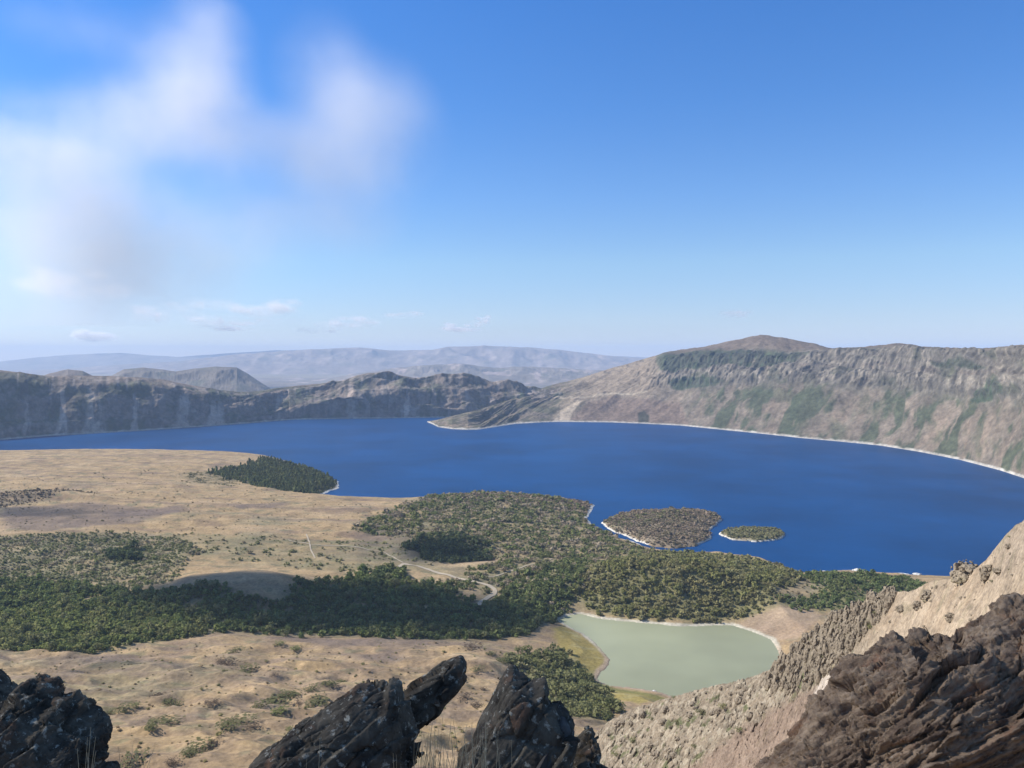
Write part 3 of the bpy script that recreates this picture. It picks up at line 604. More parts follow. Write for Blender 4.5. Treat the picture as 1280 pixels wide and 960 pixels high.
def R_col(PX, PY, VV, S, G, D):
    C = np.zeros(PX.shape + (3,)); C[:] = (0.195, 0.165, 0.132)
    lean = S - 250 * VV + 90 * fbm(S / 260, VV * 1.5, 81.0, 4)
    n = fbm(S / 300, VV * 1.3, 3.0, 4); n2 = fbm(lean / 40, VV * 2.0, 5.0, 4)
    st = fbm(lean / 130, VV * 0.7, 11.0, 4) + 0.35 * fbm(lean / 36, VV * 1.2, 13.0, 3)
    C *= (1 + 0.22 * n2)[..., None]
    C = mixc(C, (0.25, 0.195, 0.15), sstep(0.05, 0.35, -st) * sstep(1.1, 0.5, VV) * 0.7)
    C = mixc(C, (0.16, 0.135, 0.105), sstep(0.0, 0.3, fbm(lean / 60, VV * 1.1, 61.0, 4)) * sstep(1.25, 0.8, VV) * 0.75)
    C = mixc(C, (0.10, 0.105, 0.068), sstep(0.02, 0.3, fbm(S / 150 - VV * 0.6, VV * 2.2, 65.0, 5)) * sstep(840, 900, PX) * sstep(2.6, 2.2, VV) * 0.75)
    # green gully strips on the talus
    talus = sstep(1.3, 0.9, VV) * sstep(840, 900, PX)
    C = mixc(C, (0.062, 0.08, 0.046), sstep(-0.06, 0.14, 0.8 * st + 0.45 * fbm(S / 110, VV * 2.2, 63.0, 4)) * talus * 0.85)
    # pale cliff band
    cl = sstep(0.9, 1.1, VV + 0.25 * n2) * sstep(2.3, 1.95, VV + 0.15 * n) * sstep(800, 870, PX)
    C = mixc(C, (0.245, 0.218, 0.182), cl * 0.95)
    C = mixc(C, (0.15, 0.132, 0.115), cl * sstep(0.05, 0.3, fbm(lean / 30, VV * 1.0, 21.0, 4)) * 0.95)
    C = mixc(C, (0.17, 0.14, 0.12), cl * sstep(0.06, 0.02, np.abs(VV - 1.5 - 0.12 * n)) * 0.6)
    C = mixc(C, (0.09, 0.10, 0.065), cl * sstep(0.12, 0.3, fbm(S / 190, VV * 2.2, 31.0, 4)) * 0.8)
    C = mixc(C, (0.31, 0.275, 0.225), cl * sstep(0.75, 0.95, np.sin(VV * 16 + 3 * n + 1.5 * n2)) * 0.5)
    C = mixc(C, (0.125, 0.115, 0.092), sstep(0.22, 0.05, np.abs(VV - 1.02 - 0.25 * n)) * sstep(840, 900, PX) * sstep(-0.2, 0.2, fbm(S / 90, VV * 3, 83.0, 3)) * 0.75)
    # green shelf under the summit
    w = 3 * fbm(PX / 9, PY / 5, 1.0, 3)
    for poly in ([(822, 443), (850, 440), (890, 438), (935, 440), (942, 446), (938, 458), (905, 458), (875, 463), (845, 464), (824, 462)], [(946, 441), (985, 441), (1012, 445), (990, 452), (944, 461)],
                 [(1165, 455), (1205, 450), (1232, 462), (1180, 463)], [(836, 480), (870, 474), (905, 478), (880, 484), (845, 486)], [(1235, 480), (1252, 476), (1256, 492), (1225, 505), (1215, 500)]):
        C = mixc(C, (0.055, 0.078, 0.048), sstep(-2, 1.5, polydist(PX, PY, poly) + w + 1) * 0.95)
    # reddish summit cap
    C = mixc(C, (0.165, 0.132, 0.108), sstep(2.1, 2.4, VV) * sstep(800, 860, PX) * 0.85)
    C = mixc(C, (0.10, 0.085, 0.075), sstep(2.85, 2.97, VV) * sstep(0.0, 0.3, fbm(S / 120, VV * 2, 41., 3)) * 0.5)
    # scrubby headland and the long tawny shoulder
    head = sstep(760, 690, PX + 20 * n)
    C = mixc(C, (0.11, 0.11, 0.072), head * sstep(-0.15, 0.15, fbm(S / 120, VV * 2.5, 17.0, 4)) * 0.85)
    C = mixc(C, (0.31, 0.255, 0.185), head * sstep(0.12, 0.3, fbm(S / 150, VV * 2.0, 19.0, 3)) * 0.6)
    sh = sstep(690, 740, PX) * sstep(835, 800, PX)
    C = mixc(C, (0.31, 0.25, 0.19), sh * sstep(0.5, 1.0, VV) * 0.7)
    C = mixc(C, (0.12, 0.105, 0.09), sh * sstep(0.12, 0.3, fbm(PX / 8, PY / 4, 23.0, 3)) * sstep(2.2, 2.6, VV) * 0.8)
    C = mixc(C, (0.21, 0.155, 0.125), sstep(-3, 2, polydist(PX, PY, [(712, 526), (735, 505), (770, 497), (800, 500), (850, 505), (860, 530), (780, 528)]) + w) * 0.7)
    C = mixc(C, (0.43, 0.36, 0.28), sstep(-1.5, 1.5, polydist(PX, PY, [(692, 527), (700, 515), (722, 500), (729, 501), (716, 516), (711, 527)])) * 0.9)
    for line in ([(640, 484), (660, 487), (672, 492), (690, 497), (730, 497), (780, 493), (808, 490)], ):
        d = linedist(PX, PY * 1.6, [(a_, b_ * 1.6) for a_, b_ in line])
        C = mixc(C, (0.42, 0.36, 0.28), sstep(2.4, 1.0, d) * 0.8)
    C = mixc(C, (0.05, 0.055, 0.04), sstep(-1, 2, polydist(PX, PY, [(797, 529), (797, 517), (806, 514), (812, 520), (811, 530)]) + 0.5 * w) * 0.9)
    C = C * np.array([0.90, 0.87, 0.82]) * (1 + 0.25 * fbm(S / 26, VV * 9, 91.0, 3))[..., None]
    C = mixc(C, (0.085, 0.078, 0.066), cl * sstep(0.25, 0.6, ridged(S / 55 - VV * 2, VV * 1.1, 93.0, 4)) * 0.6)
    return C
wall('crater_wall', pxs, R_shore, [(R_foot, off(0.42)), (R_bench, off(0.72)), (R_crest, off(1.15))], [56, 56, 26, 8], R_disp, R_col,
     'pale sunlit crater wall with green gullies and a low red brown summit')

# ------------------------------------------------------------------ mountains beyond the rim
TICK('mountains beyond the rim')
def mountains(name, prof, depth, thick, col, label, rough=1.0, seed=0.0, pale=None):
    prof = np.asarray(prof, float)
    pxs = np.linspace(prof[0, 0], prof[-1, 0], 700)
    py = curve(prof, pxs) + (fbm(pxs / 22, pxs * 0 + seed, 0.0, 4) * 1.1 * rough)
    cx, cy, cz = at_depth(pxs, py, depth)
    tt = np.linspace(-1, 1, 60); T, PXX = np.meshgrid(tt, pxs, indexing='ij')
    Y = depth + T * thick; X = cx[None] * (Y / depth)
    rel = np.maximum(cz[None] + 140, 5)
    w = fbm(X / (depth * 0.03), Y / (depth * 0.03), seed, 5)
    rd = ridged(X / (depth * 0.05), Y / (depth * 0.07), seed + 2, 5, 0.55)
    fall = np.clip(1 - np.abs(T) ** 1.1, 0, 1)
    Z = -140 + rel * np.clip(fall + (rd - 0.3) * 0.45 * rough * fall * sstep(0, 0.3, np.abs(T)), 0, 1.0) 
    C = np.zeros(X.shape + (3,)); C[:] = col
    C *= (1 + 0.35 * w)[..., None]
    C = mixc(C, (0.09, 0.10, 0.07), sstep(0.05, 0.4, w) * 0.6)
    if pale is not None:
        C = mixc(C, pale, sstep(0.08, 0.35, fbm(X / (depth * 0.02), Y / (depth * 0.05), seed + 5, 4)) * 0.8)
    link(name, make_mesh(name, np.stack([X, Y, Z], -1).reshape(-1, 3), grid_quads(60, 700), C, True), M_FAR, kind='structure', label=label)
mountains('mountains', [(-400, 462), (-200, 455), (0, 452), (40, 447), (90, 443), (150, 441), (220, 446), (290, 441), (340, 438), (420, 436), (600, 440), (800, 446), (1000, 452)], 40000, 4500, (0.24, 0.20, 0.16), 'faint blue ridge on the horizon', 0.8, 3.0)
mountains('mountains', [(-100, 470), (60, 462), (160, 455), (230, 451), (290, 443), (330, 440), (380, 437), (420, 435), (450, 434), (490, 438), (540, 437), (562, 433), (610, 432), (660, 434), (700, 437), (740, 442), (790, 447), (850, 452), (1000, 460), (1200, 466)], 31000, 5000, (0.25, 0.20, 0.165), 'hazy blue mountain range beyond the crater rim', 1.0, 7.0, (0.36, 0.28, 0.23))
mountains('mountains', [(260, 492), (340, 482), (400, 476), (440, 468), (480, 462), (520, 457), (575, 454), (620, 460), (650, 458), (700, 460), (750, 463), (800, 472), (900, 490)], 18500, 3000, (0.20, 0.17, 0.14), 'nearer hazy foothills with pale scree beyond the rim', 1.2, 11.0, (0.42, 0.33, 0.29))
mountains('hills', [(95, 492), (120, 480), (140, 469), (155, 461), (180, 459), (200, 461), (220, 464), (245, 460), (270, 457.5), (296, 459), (310, 467), (325, 477), (337, 485), (352, 494)], 10500, 1100, (0.17, 0.145, 0.12), 'flat topped blue hill behind the left cliffs', 0.7, 15.0)
mountains('hills', [(20, 482), (45, 473), (62, 466), (85, 461), (103, 463), (118, 470), (140, 482)], 7600, 600, (0.20, 0.165, 0.14), 'small rounded mound behind the left cliffs', 0.5, 19.0)

# ------------------------------------------------------------------ dirt tracks on the crater floor
TICK('dirt tracks on the crater floor')
M_TRACK = attr_material('pale_track', 0.5, 0.05, 0, None, 0.15)
def track(px, w, label):
    p = GP(px); seg = []
    for a_, b_ in zip(p[:-1], p[1:]):
        k = max(2, int(np.hypot(*(b_ - a_)) / 4)); seg += [a_ + (b_ - a_) * t for t in np.linspace(0, 1, k, endpoint=False)]
    p = np.array(seg + [p[-1]])
    for _ in range(12): p[1:-1] = 0.25 * p[:-2] + 0.5 * p[1:-1] + 0.25 * p[2:]
    t = np.gradient(p, axis=0); t /= np.linalg.norm(t, axis=1)[:, None]; nrm = np.c_[-t[:, 1], t[:, 0]]
    ww = w * (1 + 0.3 * fbm(np.arange(len(p)) / 6, np.zeros(len(p)), 1, 2))[:, None]
    rows = [p + nrm * ww * k for k in (-0.5, -0.17, 0.17, 0.5)]
    V = np.stack([np.c_[q, height(q[:, 0], q[:, 1]) + 0.9] for q in rows])
    C = np.zeros((V.shape[0] * V.shape[1], 3)); C[:] = (0.43, 0.36, 0.265)
    link('path', make_mesh('path', V.reshape(-1, 3), grid_quads(4, len(p)), C, True), M_TRACK, kind='structure', label=label)
TRACKS = [[(598, 758), (604, 751), (614, 746), (621, 740), (612, 735), (590, 729), (565, 722), (540, 713), (520, 707), (504, 703), (496, 711)],
          [(383, 668), (387, 678), (388, 688), (394, 698)], [(610, 722), (640, 715), (670, 706), (690, 700)], [(504, 703), (480, 690), (440, 684), (400, 682), (360, 676)]]
track(TRACKS[0], 9, 'pale dirt track winding through the dark wood')
track(TRACKS[1], 3, 'pale dirt track crossing the tawny plain')
track(TRACKS[2], 3, 'faint dirt track in the mixed scrub')
track(TRACKS[3], 3.5, 'faint dirt track crossing the sparse scrub to the wood')

# ------------------------------------------------------------------ vegetation
TICK('vegetation')
def crown_quads(n_quads, rng, r=1.0, h=2.0, size=0.42, conic=False):
    """unit crown: leaf clumps as quads spread through an uneven ellipsoid standing on z=0"""
    u = rng.normal(size=(n_quads, 3)); u /= np.linalg.norm(u, axis=1)[:, None]
    rad = rng.uniform(0.55, 1.05, n_quads)
    c = u * rad[:, None]
    if conic:
        zz = rng.uniform(0, 1, n_quads) ** 1.3; ang = rng.uniform(0, 2 * np.pi, n_quads); rr = (1 - zz) * rng.uniform(0.5, 1.05, n_quads)
        c = np.c_[np.cos(ang) * rr, np.sin(ang) * rr, zz * 2 - 1]; u = np.c_[np.cos(ang), np.sin(ang), np.full(n_quads, 0.5)]
    nrm = u + rng.normal(size=(n_quads, 3)) * 0.55; nrm /= np.linalg.norm(nrm, axis=1)[:, None]
    t1 = np.cross(nrm, rng.normal(size=(n_quads, 3))); t1 /= np.linalg.norm(t1, axis=1)[:, None]
    t2 = np.cross(nrm, t1)
    s = size * rng.uniform(0.6, 1.3, (n_quads, 1))
    quad = np.stack([c + t1 * s, c + t2 * s * 0.8, c - t1 * s, c - t2 * s * 0.8], 1)
    quad = quad * np.array([r, r, h / 2]) + np.array([0, 0, h / 2])
    return quad.reshape(-1, 3)

def visible(px, py):
    return (px > -15) & (px < 1295) & (py < 965)

trees = []        # x, y, z, radius, height, colour, zone name
for zi, z in enumerate(ZONES):
    p = z['poly']; rng = np.random.default_rng(100 + zi); s = z['spacing']
    lo = p.min(0) - 20; hi = p.max(0) + 20
    s = s * 0.76
    gx = np.arange(lo[0], hi[0], s); gy = np.arange(lo[1], hi[1], s)
    X, Y = np.meshgrid(gx, gy); X = X + rng.uniform(-.5, .5, X.shape) * s; Y = Y + rng.uniform(-.5, .5, X.shape) * s
    X = X.ravel(); Y = Y.ravel()
    d = polydist(X, Y, p) + fbm(X / 25, Y / 18, 7.7, 3) * 12 + fbm(X / 80, Y / 60, 8.8, 3) * z.get('ragged', 22)
    keep = d > rng.exponential(1.0, len(X)) * z.get('feather', 9) - 12 + 3 * rng.normal(size=len(X))
    X = X[keep]; Y = Y[keep]
    pn = fbm(X / 38, Y / 30, 20.0, 3)
    keep = pn > (-0.62 + 1.25 * z['patch'] - 0.1 * (z['patch'] < 0.1)) + rng.normal(size=len(X)) * 0.08
    X = X[keep]; Y = Y[keep]
    Z = height(X, Y)
    keep = (Z > 2.0) & np.all([linedist(X, Y, GP(t_)) > 8 for t_ in TRACKS], axis=0)
    X = X[keep]; Y = Y[keep]; Z = Z[keep]
    R = rng.uniform(*z['r'], len(X)) * np.clip(rng.lognormal(-0.28, 0.34, len(X)), 0.38, 1.7) * (1 + 0.55 * fbm(X / 40, Y / 30, 60.0, 3))
    ci = (np.clip(fbm(X / 55, Y / 40, 33.0, 3) * 1.4 + 0.5 + rng.normal(size=len(X)) * 0.16, 0, 0.999) * len(z['cols'])).astype(int)
    cols = np.asarray(z['cols'])[ci] * rng.uniform(0.75, 1.25, (len(X), 1))
    for i in range(len(X)):
        trees.append((X[i], Y[i], Z[i], R[i], R[i] * z['hf'] * 1.7, cols[i], z['n']))
TX = np.array([t[:3] for t in trees]); TR = np.array([t[3] for t in trees]); TH = np.array([t[4] for t in trees]); TC = np.array([t[5] for t in trees]) * np.array([2.55, 2.25, 1.85]) * np.where(np.isin([t[6] for t in trees], ['scrub', 'mixed']), 1.12, np.where(np.array([t[6] for t in trees]) == 'grey', 0.85, 1.0))[:, None]; TN = np.array([t[6] for t in trees])
tpx, tpy = project(TX[:, 0], TX[:, 1], TX[:, 2])
print('trees', len(trees))
score = np.where(visible(tpx, tpy) & (TX[:, 1] > 300), TR / TX[:, 1], 0)
score = score * np.where(np.isin(TN, ['pond', 'knoll', 'bright', 'dark']), 1, 0)
order = np.argsort(-score)
single = np.zeros(len(trees), bool); single[order[:290]] = True

# the mass of the woods
def mass(name, sel, label):
    idx = np.where(sel)[0]; allV = []; allC = []
    rng = np.random.default_rng(5)
    variants = {k: [crown_quads(k, rng, conic=cn, size=0.36 if k > 30 else 0.52) for cn in ([False] * 6)] for k in (64, 26)}
    vc = {k: [crown_quads(k, rng, conic=True, size=0.46 if k > 30 else 0.6) for _ in range(4)] for k in (64, 26)}
    for k in (64, 26):
        for con in (False, True):
            vs = (vc if con else variants)[k]
            for vi, u in enumerate(vs):
                m = idx[(np.where(TX[idx, 1] < 1750, 64, 26) == k) & ((TN[idx] == 'pine') == con) & (idx % len(vs) == vi)]
                if not len(m): continue
                a = rng.uniform(0, 2 * np.pi, len(m)); c, s = np.cos(a), np.sin(a)
                q = u[None] * np.stack([TR[m], TR[m], TH[m] / 2], 1)[:, None, :]
                x = q[..., 0] * c[:, None] - q[..., 1] * s[:, None]; y = q[..., 0] * s[:, None] + q[..., 1] * c[:, None]
                V = np.stack([x, y, q[..., 2]], -1) + TX[m][:, None, :] - np.array([0, 0, 0.3])
                lv = rng.uniform(0.8, 1.2, (len(m), k))[:, :, None] * np.ones((1, 1, 4))
                allV.append(V.reshape(-1, 3)); allC.append((TC[m][:, None, :] * lv.reshape(len(m), -1)[..., None]).reshape(-1, 3))
    V = np.concatenate(allV); C = np.concatenate(allC)
    link(name, make_mesh(name, V, np.arange(len(V)).reshape(-1, 4), C), M_FOLIAGE, kind='stuff', label=label)
low = np.isin(TN, ['scrub', 'grey', 'isletgreen', 'mixed'])
mass('woodland', ~single & ~low, 'dense green woods on the knoll, the headland and the crater floor')
mass('scrub', ~single & low, 'grey green scrub scattered over the plain and the islands')

# the nearest trees one by one
def tree_mesh(name, seed, quads, size, mat, k=3, flat=1.0):
    rng = np.random.default_rng(seed)
    lobes = []
    for i in range(k):
        q = crown_quads(quads // k, rng, 1.0, 2.0, size)
        f = rng.uniform(0.55, 0.8); off_ = np.array([rng.uniform(-.45, .45), rng.uniform(-.45, .45), rng.uniform(-0.05, 0.75) * flat])
        lobes.append(q * np.array([f, f, f * flat]) + off_)
    V = np.concatenate(lobes)
    me = make_mesh(name, V, np.arange(len(V)).reshape(-1, 4)); me.materials.append(mat)
    return me
def trunk_mesh():
    tv = []; a8 = np.linspace(0, 2 * np.pi, 6, endpoint=False)
    for zz, rr, ox in ((-0.15, 0.11, 0), (0.4, 0.08, 0.03), (0.9, 0.05, -0.02)):
        tv += [(ox + rr * math.cos(t), rr * math.sin(t), zz) for t in a8]
    me = make_mesh('trunk', np.array(tv), np.array([(k_ * 6 + i, k_ * 6 + (i + 1) % 6, (k_ + 1) * 6 + (i + 1) % 6, (k_ + 1) * 6 + i) for k_ in range(2) for i in range(6)]), None, True)
    me.materials.append(M_TRUNK); return me
TRUNK = trunk_mesh()
TREE_V = [tree_mesh('crown', 40 + i, 96, 0.30, M_LEAF) for i in range(7)]
LBL = {'pond': ('grey green tree in the clump between the dark slab rock and the green pond', 'trees in the clump beside the green pond'),
       'knoll': ('round green tree low on the wooded knoll above the green pond', 'trees on the wooded knoll'),
       'bright': ('bright green tree at the lower edge of the wood at far left', 'trees of the bright wood at left'),
       'dark': ('dark green tree at the near edge of the shaded wood in the middle distance', 'trees of the shaded wood')}
for j in np.where(single)[0]:
    o = bpy.data.objects.new('tree', None); COL.objects.link(o)
    for nm, me in (('crown', TREE_V[j % 7]), ('trunk', TRUNK)):
        ch = bpy.data.objects.new(nm, me); COL.objects.link(ch); ch.parent = o
    o.location = TX[j] - np.array([0, 0, 0.2]); s = TR[j] * 1.05
    o.scale = (s, s, TH[j] / 1.9); o.rotation_euler.z = random.uniform(0, 6.28)
    o['label'], o['group'] = LBL[TN[j]]; o['category'] = 'tree'

# shrubs on the dry slope below the rocks: px, py, width px, kind
SHRUBS = [
 (345, 877, 34, 0, 'largest grey green shrub of the band leading down from the leaning dark rock'),
 (368, 869, 26, 0, 'grey green shrub in the middle of the band running up to the leaning dark rock'),
 (392, 862, 24, 0, 'low green shrub in the band just below the ridge of the leaning dark rock'),
 (412, 857, 22, 0, 'green shrub nearest the top of the leaning dark rock'),
 (428, 854, 16, 0, 'small green shrub touching the outline of the leaning dark rock'),
 (325, 884, 26, 0, 'greyish shrub at the left end of the band beside the leaning rock'),
 (350, 891, 28, 1, 'dark green flat shrub under the band beside the leaning rock'),
 (400, 875, 30, 0, 'pale green shrub hard against the left edge of the leaning dark rock'),
 (388, 884, 22, 0, 'small pale green shrub below the largest one beside the leaning rock'),
 (362, 914, 14, 1, 'vivid green little shrub beside the low left edge of the leaning rock'),
 (374, 880, 10, 2, 'brown tuft like shrub between two green shrubs beside the leaning rock'),
 (300, 905, 40, 0, 'broad green shrub in the middle of the tawny slope between the dark rocks'),
 (282, 910, 30, 0, 'green shrub left of the broad one on the tawny slope'),
 (318, 911, 22, 2, 'brownish dry shrub right of the broad one on the tawny slope'),
 (262, 884, 22, 2, 'round brown leafless shrub alone on the tawny slope'),
 (212, 880, 22, 0, 'dark green shrub below a brown gully on the tawny slope'),
 (198, 872, 20, 2, 'reddish brown shrub in the gully on the tawny slope'),
 (222, 885, 14, 0, 'small green shrub at the foot of the gully on the tawny slope'),
 (205, 905, 40, 0, 'wide low green shrub on the tawny slope right of the left rock'),
 (190, 910, 20, 0, 'small green shrub at the left tip of the wide low one'),
 (155, 888, 30, 0, 'green shrub strip right of the dark left rock'),
 (170, 884, 18, 1, 'darker green shrub at the right end of the strip near the left rock'),
 (138, 893, 14, 0, 'green shrub almost touching the dark left rock'),
 (250, 938, 38, 0, 'large grey green shrub low on the slope between the left rock and the leaning rock'),
 (235, 945, 22, 0, 'grey green shrub left of the large one low on the slope'),
 (268, 932, 20, 2, 'dry brown shrub above the large one low on the slope'),
 (165, 955, 40, 0, 'pale green bush at the right foot of the dark left rock'),
 (215, 955, 18, 2, 'small dry bush at the bottom of the slope right of the left rock'),
 (285, 832, 22, 2, 'brown bush in the dip under the wood edge'),
 (310, 838, 32, 0, 'flat dark green bush lying along the dip under the wood edge'),
 (275, 827, 12, 2, 'small brown bush at the left end of the dip under the wood edge'),
 (345, 845, 14, 2, 'small dark bush right of the dip under the wood edge'),
 (333, 827, 6, 1, 'tiny dark bush alone on the tawny ground under the wood edge'),
 (370, 812, 20, 1, 'dark bush in the fold below the shaded wood'),
 (350, 807, 14, 1, 'second dark bush in the fold below the shaded wood'),
 (295, 815, 20, 0, 'green bush in the fold below the bright wood'),
 (590, 812, 26, 2, 'brown bush patch on the spur left of the marsh'),
 (615, 818, 16, 0, 'green bush on the spur left of the marsh'),
 (597, 838, 20, 0, 'grey green bush above the slab rock, on the spur'),
 (628, 828, 18, 0, 'grey green bush right of the spur path above the slab rock'),
 (583, 873, 18, 2, 'brown tuft shrub on bare tan ground left of the slab rock'),
 (595, 885, 16, 2, 'lower brown tuft shrub on bare tan ground left of the slab rock'),
 (604, 862, 8, 2, 'tiny brown shrub close to the left edge of the slab rock'),
 (575, 850, 22, 0, 'pale green shrub right behind the tip of the leaning rock'),
 (645, 822, 14, 1, 'dark shrub on the upper edge of the pond clump'),
 (300, 760, 20, 1, 'dark bush standing on the tawny hump above the shaded wood'),
]
SH_V = [[tree_mesh('shrub', 70 + i + 10 * k, 190, 0.17, m, 5, 0.6) for i in range(3)] for k, m in enumerate((M_SHRUB, M_LEAF, M_DRYSHRUB))]
for i, (px, py, w, k, lab) in enumerate(SHRUBS):
    x, y = ground_at(np.array([px]), np.array([py])); x, y = float(x[0]), float(y[0])
    # settle on the detailed ground under that line of sight
    for _ in range(25):
        hz = float(height(np.array([x]), np.array([y]))[0]); xx, yy, zz = at_height(px, py, hz); x, y = 0.5 * x + 0.5 * float(xx), 0.5 * y + 0.5 * float(yy)
    hz = float(height(np.array([x]), np.array([y]))[0])
    o = bpy.data.objects.new('shrub', SH_V[k][i % 3]); COL.objects.link(o)
    s = w / F * y * 0.5 * 1.2
    o.location = (x, y, hz - 0.2); o.scale = (s, s * random.uniform(0.8, 1.6), min(s * 0.75, 4.5)); o.rotation_euler.z = random.uniform(-0.5, 0.5)
    o['label'] = lab; o['category'] = 'shrub'; o['group'] = 'shrubs on the dry slope'

# ------------------------------------------------------------------ solid rocks (iso-surface of a fractured field)
TICK('solid rocks (iso-surface of a fractured field)')
def surface_nets(f, org, h):
    nx, ny, nz = f.shape
    s = f < 0
    ncell = (nx - 1, ny - 1, nz - 1)
    cnt = np.zeros(ncell); acc = np.zeros(ncell + (3,))
    corners = [(i, j, k) for i in (0, 1) for j in (0, 1) for k in (0, 1)]
    sl = lambda c: tuple(slice(c[a_], c[a_] + ncell[a_]) for a_ in range(3))
    for a_ in range(3):
        for c in corners:
            if c[a_] == 1: continue
            d = list(c); d[a_] = 1
            f0 = f[sl(c)]; f1 = f[sl(d)]
            m = (f0 < 0) != (f1 < 0)
            t = np.where(m, f0 / np.where(m, f0 - f1, 1), 0)
            cnt += m
            for b in range(3):
                acc[..., b] += np.where(m, c[b] + (t if b == a_ else 0), 0)
    act = cnt > 0
    ids = -np.ones(ncell, np.int64); ids[act] = np.arange(act.sum())
    cell = np.argwhere(act)
    V = org + (cell + acc[act] / cnt[act][:, None]) * h
    Q = []
    for a_ in range(3):
        b, c = [(1, 2), (2, 0), (0, 1)][a_]
        sh = [slice(None)] * 3; s0 = list(sh); s1 = list(sh); s0[a_] = slice(0, -1); s1[a_] = slice(1, None)
        e = s[tuple(s0)] != s[tuple(s1)]; flip = s[tuple(s0)]
        I = np.argwhere(e)
        ok = (I[:, b] > 0) & (I[:, c] > 0) & (I[:, b] < ncell[b]) & (I[:, c] < ncell[c]) & (I[:, a_] < ncell[a_])
        I = I[ok]
        def idx(db, dc):
            J = I.copy(); J[:, b] += db; J[:, c] += dc
            return ids[J[:, 0], J[:, 1], J[:, 2]]
        q = np.stack([idx(-1, -1), idx(0, -1), idx(0, 0), idx(-1, 0)], 1)
        fl = flip[I[:, 0], I[:, 1], I[:, 2]]
        q = np.where(fl[:, None], q, q[:, ::-1])
        Q.append(q[(q >= 0).all(1)])
    return V, np.concatenate(Q)

def subdivide(V, Q):
    E = np.concatenate([Q[:, [i, (i + 1) % 4]] for i in range(4)]); E.sort(1)
    key = E[:, 0] * (len(V) + 1) + E[:, 1]
    u, first, inv = np.unique(key, return_index=True, return_inverse=True)
    M = (V[E[first, 0]] + V[E[first, 1]]) / 2
    Fc = V[Q].mean(1); n = len(V); m = len(M); k = len(Q)
    e = [n + inv[i * k:(i + 1) * k] for i in range(4)]; c = n + m + np.arange(k)
    q = np.concatenate([np.stack([Q[:, i], e[i], c, e[i - 1]], 1) for i in range(4)])
    return np.concatenate([V, M, Fc]), q

def vertex_normals(V, Q):
    fn = np.cross(V[Q[:, 2]] - V[Q[:, 0]], V[Q[:, 3]] - V[Q[:, 1]])
    n = np.zeros_like(V)
    for i in range(4):
        for b in range(3): n[:, b] += np.bincount(Q[:, i], fn[:, b], len(V))
    n /= np.linalg.norm(n, axis=1)[:, None] + 1e-12
    return n

def slabby(freq, amp, dirx, seed=0, fine=0.1, blocks=0.6):
    """parallel beds along a direction in the XZ plane that break off in flat steps"""
    c, s = math.cos(dirx), math.sin(dirx)
    def fn(x, y, z):
        u = x * c + z * s; w = -x * s + z * c
        wq = w + 0.35 * y + 0.16 / freq * perlin(u * freq * 0.35, y * freq * 0.5, w * freq * 0.5 + seed)
        q = wq * freq * 1.3; k = np.floor(q); fr = q - k
        step_ = 0.5 - fr + sstep(0.88, 1.0, fr)                        # ramp up, sharp drop
        lev = perlin(k * 3.7 + 0.5, u * freq * 0.22 + seed, y * freq * 0.3)  # each bed stands in or out by its own amount
        a1, b1 = facet(u * freq * 0.35, y * freq * 0.9, wq * freq * 0.9, 0.9, seed)
        a2, b2 = facet(u * freq * 0.9, y * freq * 2.4, wq * freq * 2.4, 0.9, seed + 9)
        a3, b3 = facet(u * freq * 3.0, y * freq * 6.0, wq * freq * 6.0, 0.9, seed + 19)
        return amp * (0.5 * step_ + 0.9 * lev + blocks * a1 + 0.32 * blocks * a2 + 0.08 * a3 + 0.3 * np.exp(-b1 * 18) + 0.12 * np.exp(-b2 * 14)
                      + fine * fbm(x * freq * 5, y * freq * 5, z * freq * 5, 3))
    return fn

def rock(name, poly_px, depth, T, R, step, disp, band, mat, lean=(0, 0), smooth=True, shift=8, **tags):
    step = step * 1.9
    a = np.asarray(poly_px, float)
    px_, _, pz_ = at_depth(a[:, 0], a[:, 1], depth)
    for _ in range(6):
        xc, zc = (px_.max() + px_.min()) / 2, (pz_.max() + pz_.min()) / 2
        px_, _, pz_ = at_depth(a[:, 0], a[:, 1], depth + lean[0] * (px_ - xc) + lean[1] * (pz_ - zc))
    xs = np.arange(px_.min() - band - 2 * step, px_.max() + band + 2 * step, step)
    zs = np.arange(pz_.min() - band - 2 * step, pz_.max() + band + 2 * step, step)
    ext = T + band + 2 * step + abs(lean[0]) * (px_.max() - px_.min()) / 2 + abs(lean[1]) * (pz_.max() - pz_.min()) / 2
    ys = np.arange(depth - ext, depth + ext, step)
    X2, Z2 = np.meshgrid(xs, zs, indexing='ij')
    d2 = polydist(X2, Z2, np.stack([px_, pz_], 1))
    xc, zc = (px_.max() + px_.min()) / 2, (pz_.max() + pz_.min()) / 2
    yy = (ys[None, :, None] - depth - lean[0] * (xs[:, None, None] - xc) - lean[1] * (zs[None, None, :] - zc))
    D2 = d2[:, None, :]
    yy = np.where(yy > 0, yy * 3.0, yy)
    f = np.sqrt(np.maximum(R - D2, 0) ** 2 + (yy * (R / T)) ** 2) - R
    V, Q = surface_nets(f, np.array([xs[0], ys[0], zs[0]]), step)
    V, Q = subdivide(V, Q)
    n = vertex_normals(V, Q)
    P = V.copy()
    for _ in range(2):
        d = disp(P[:, 0], P[:, 1], P[:, 2]); d = d - np.percentile(d, shift)
        P = V - n * d[:, None]
    V = P
    c = np.array([V[:, 0].mean(), V[:, 1].mean(), V[:, 2].min()])
    me = make_mesh(name, V - c, Q, None, smooth)
    return link(name, me, mat, loc=c, **tags)

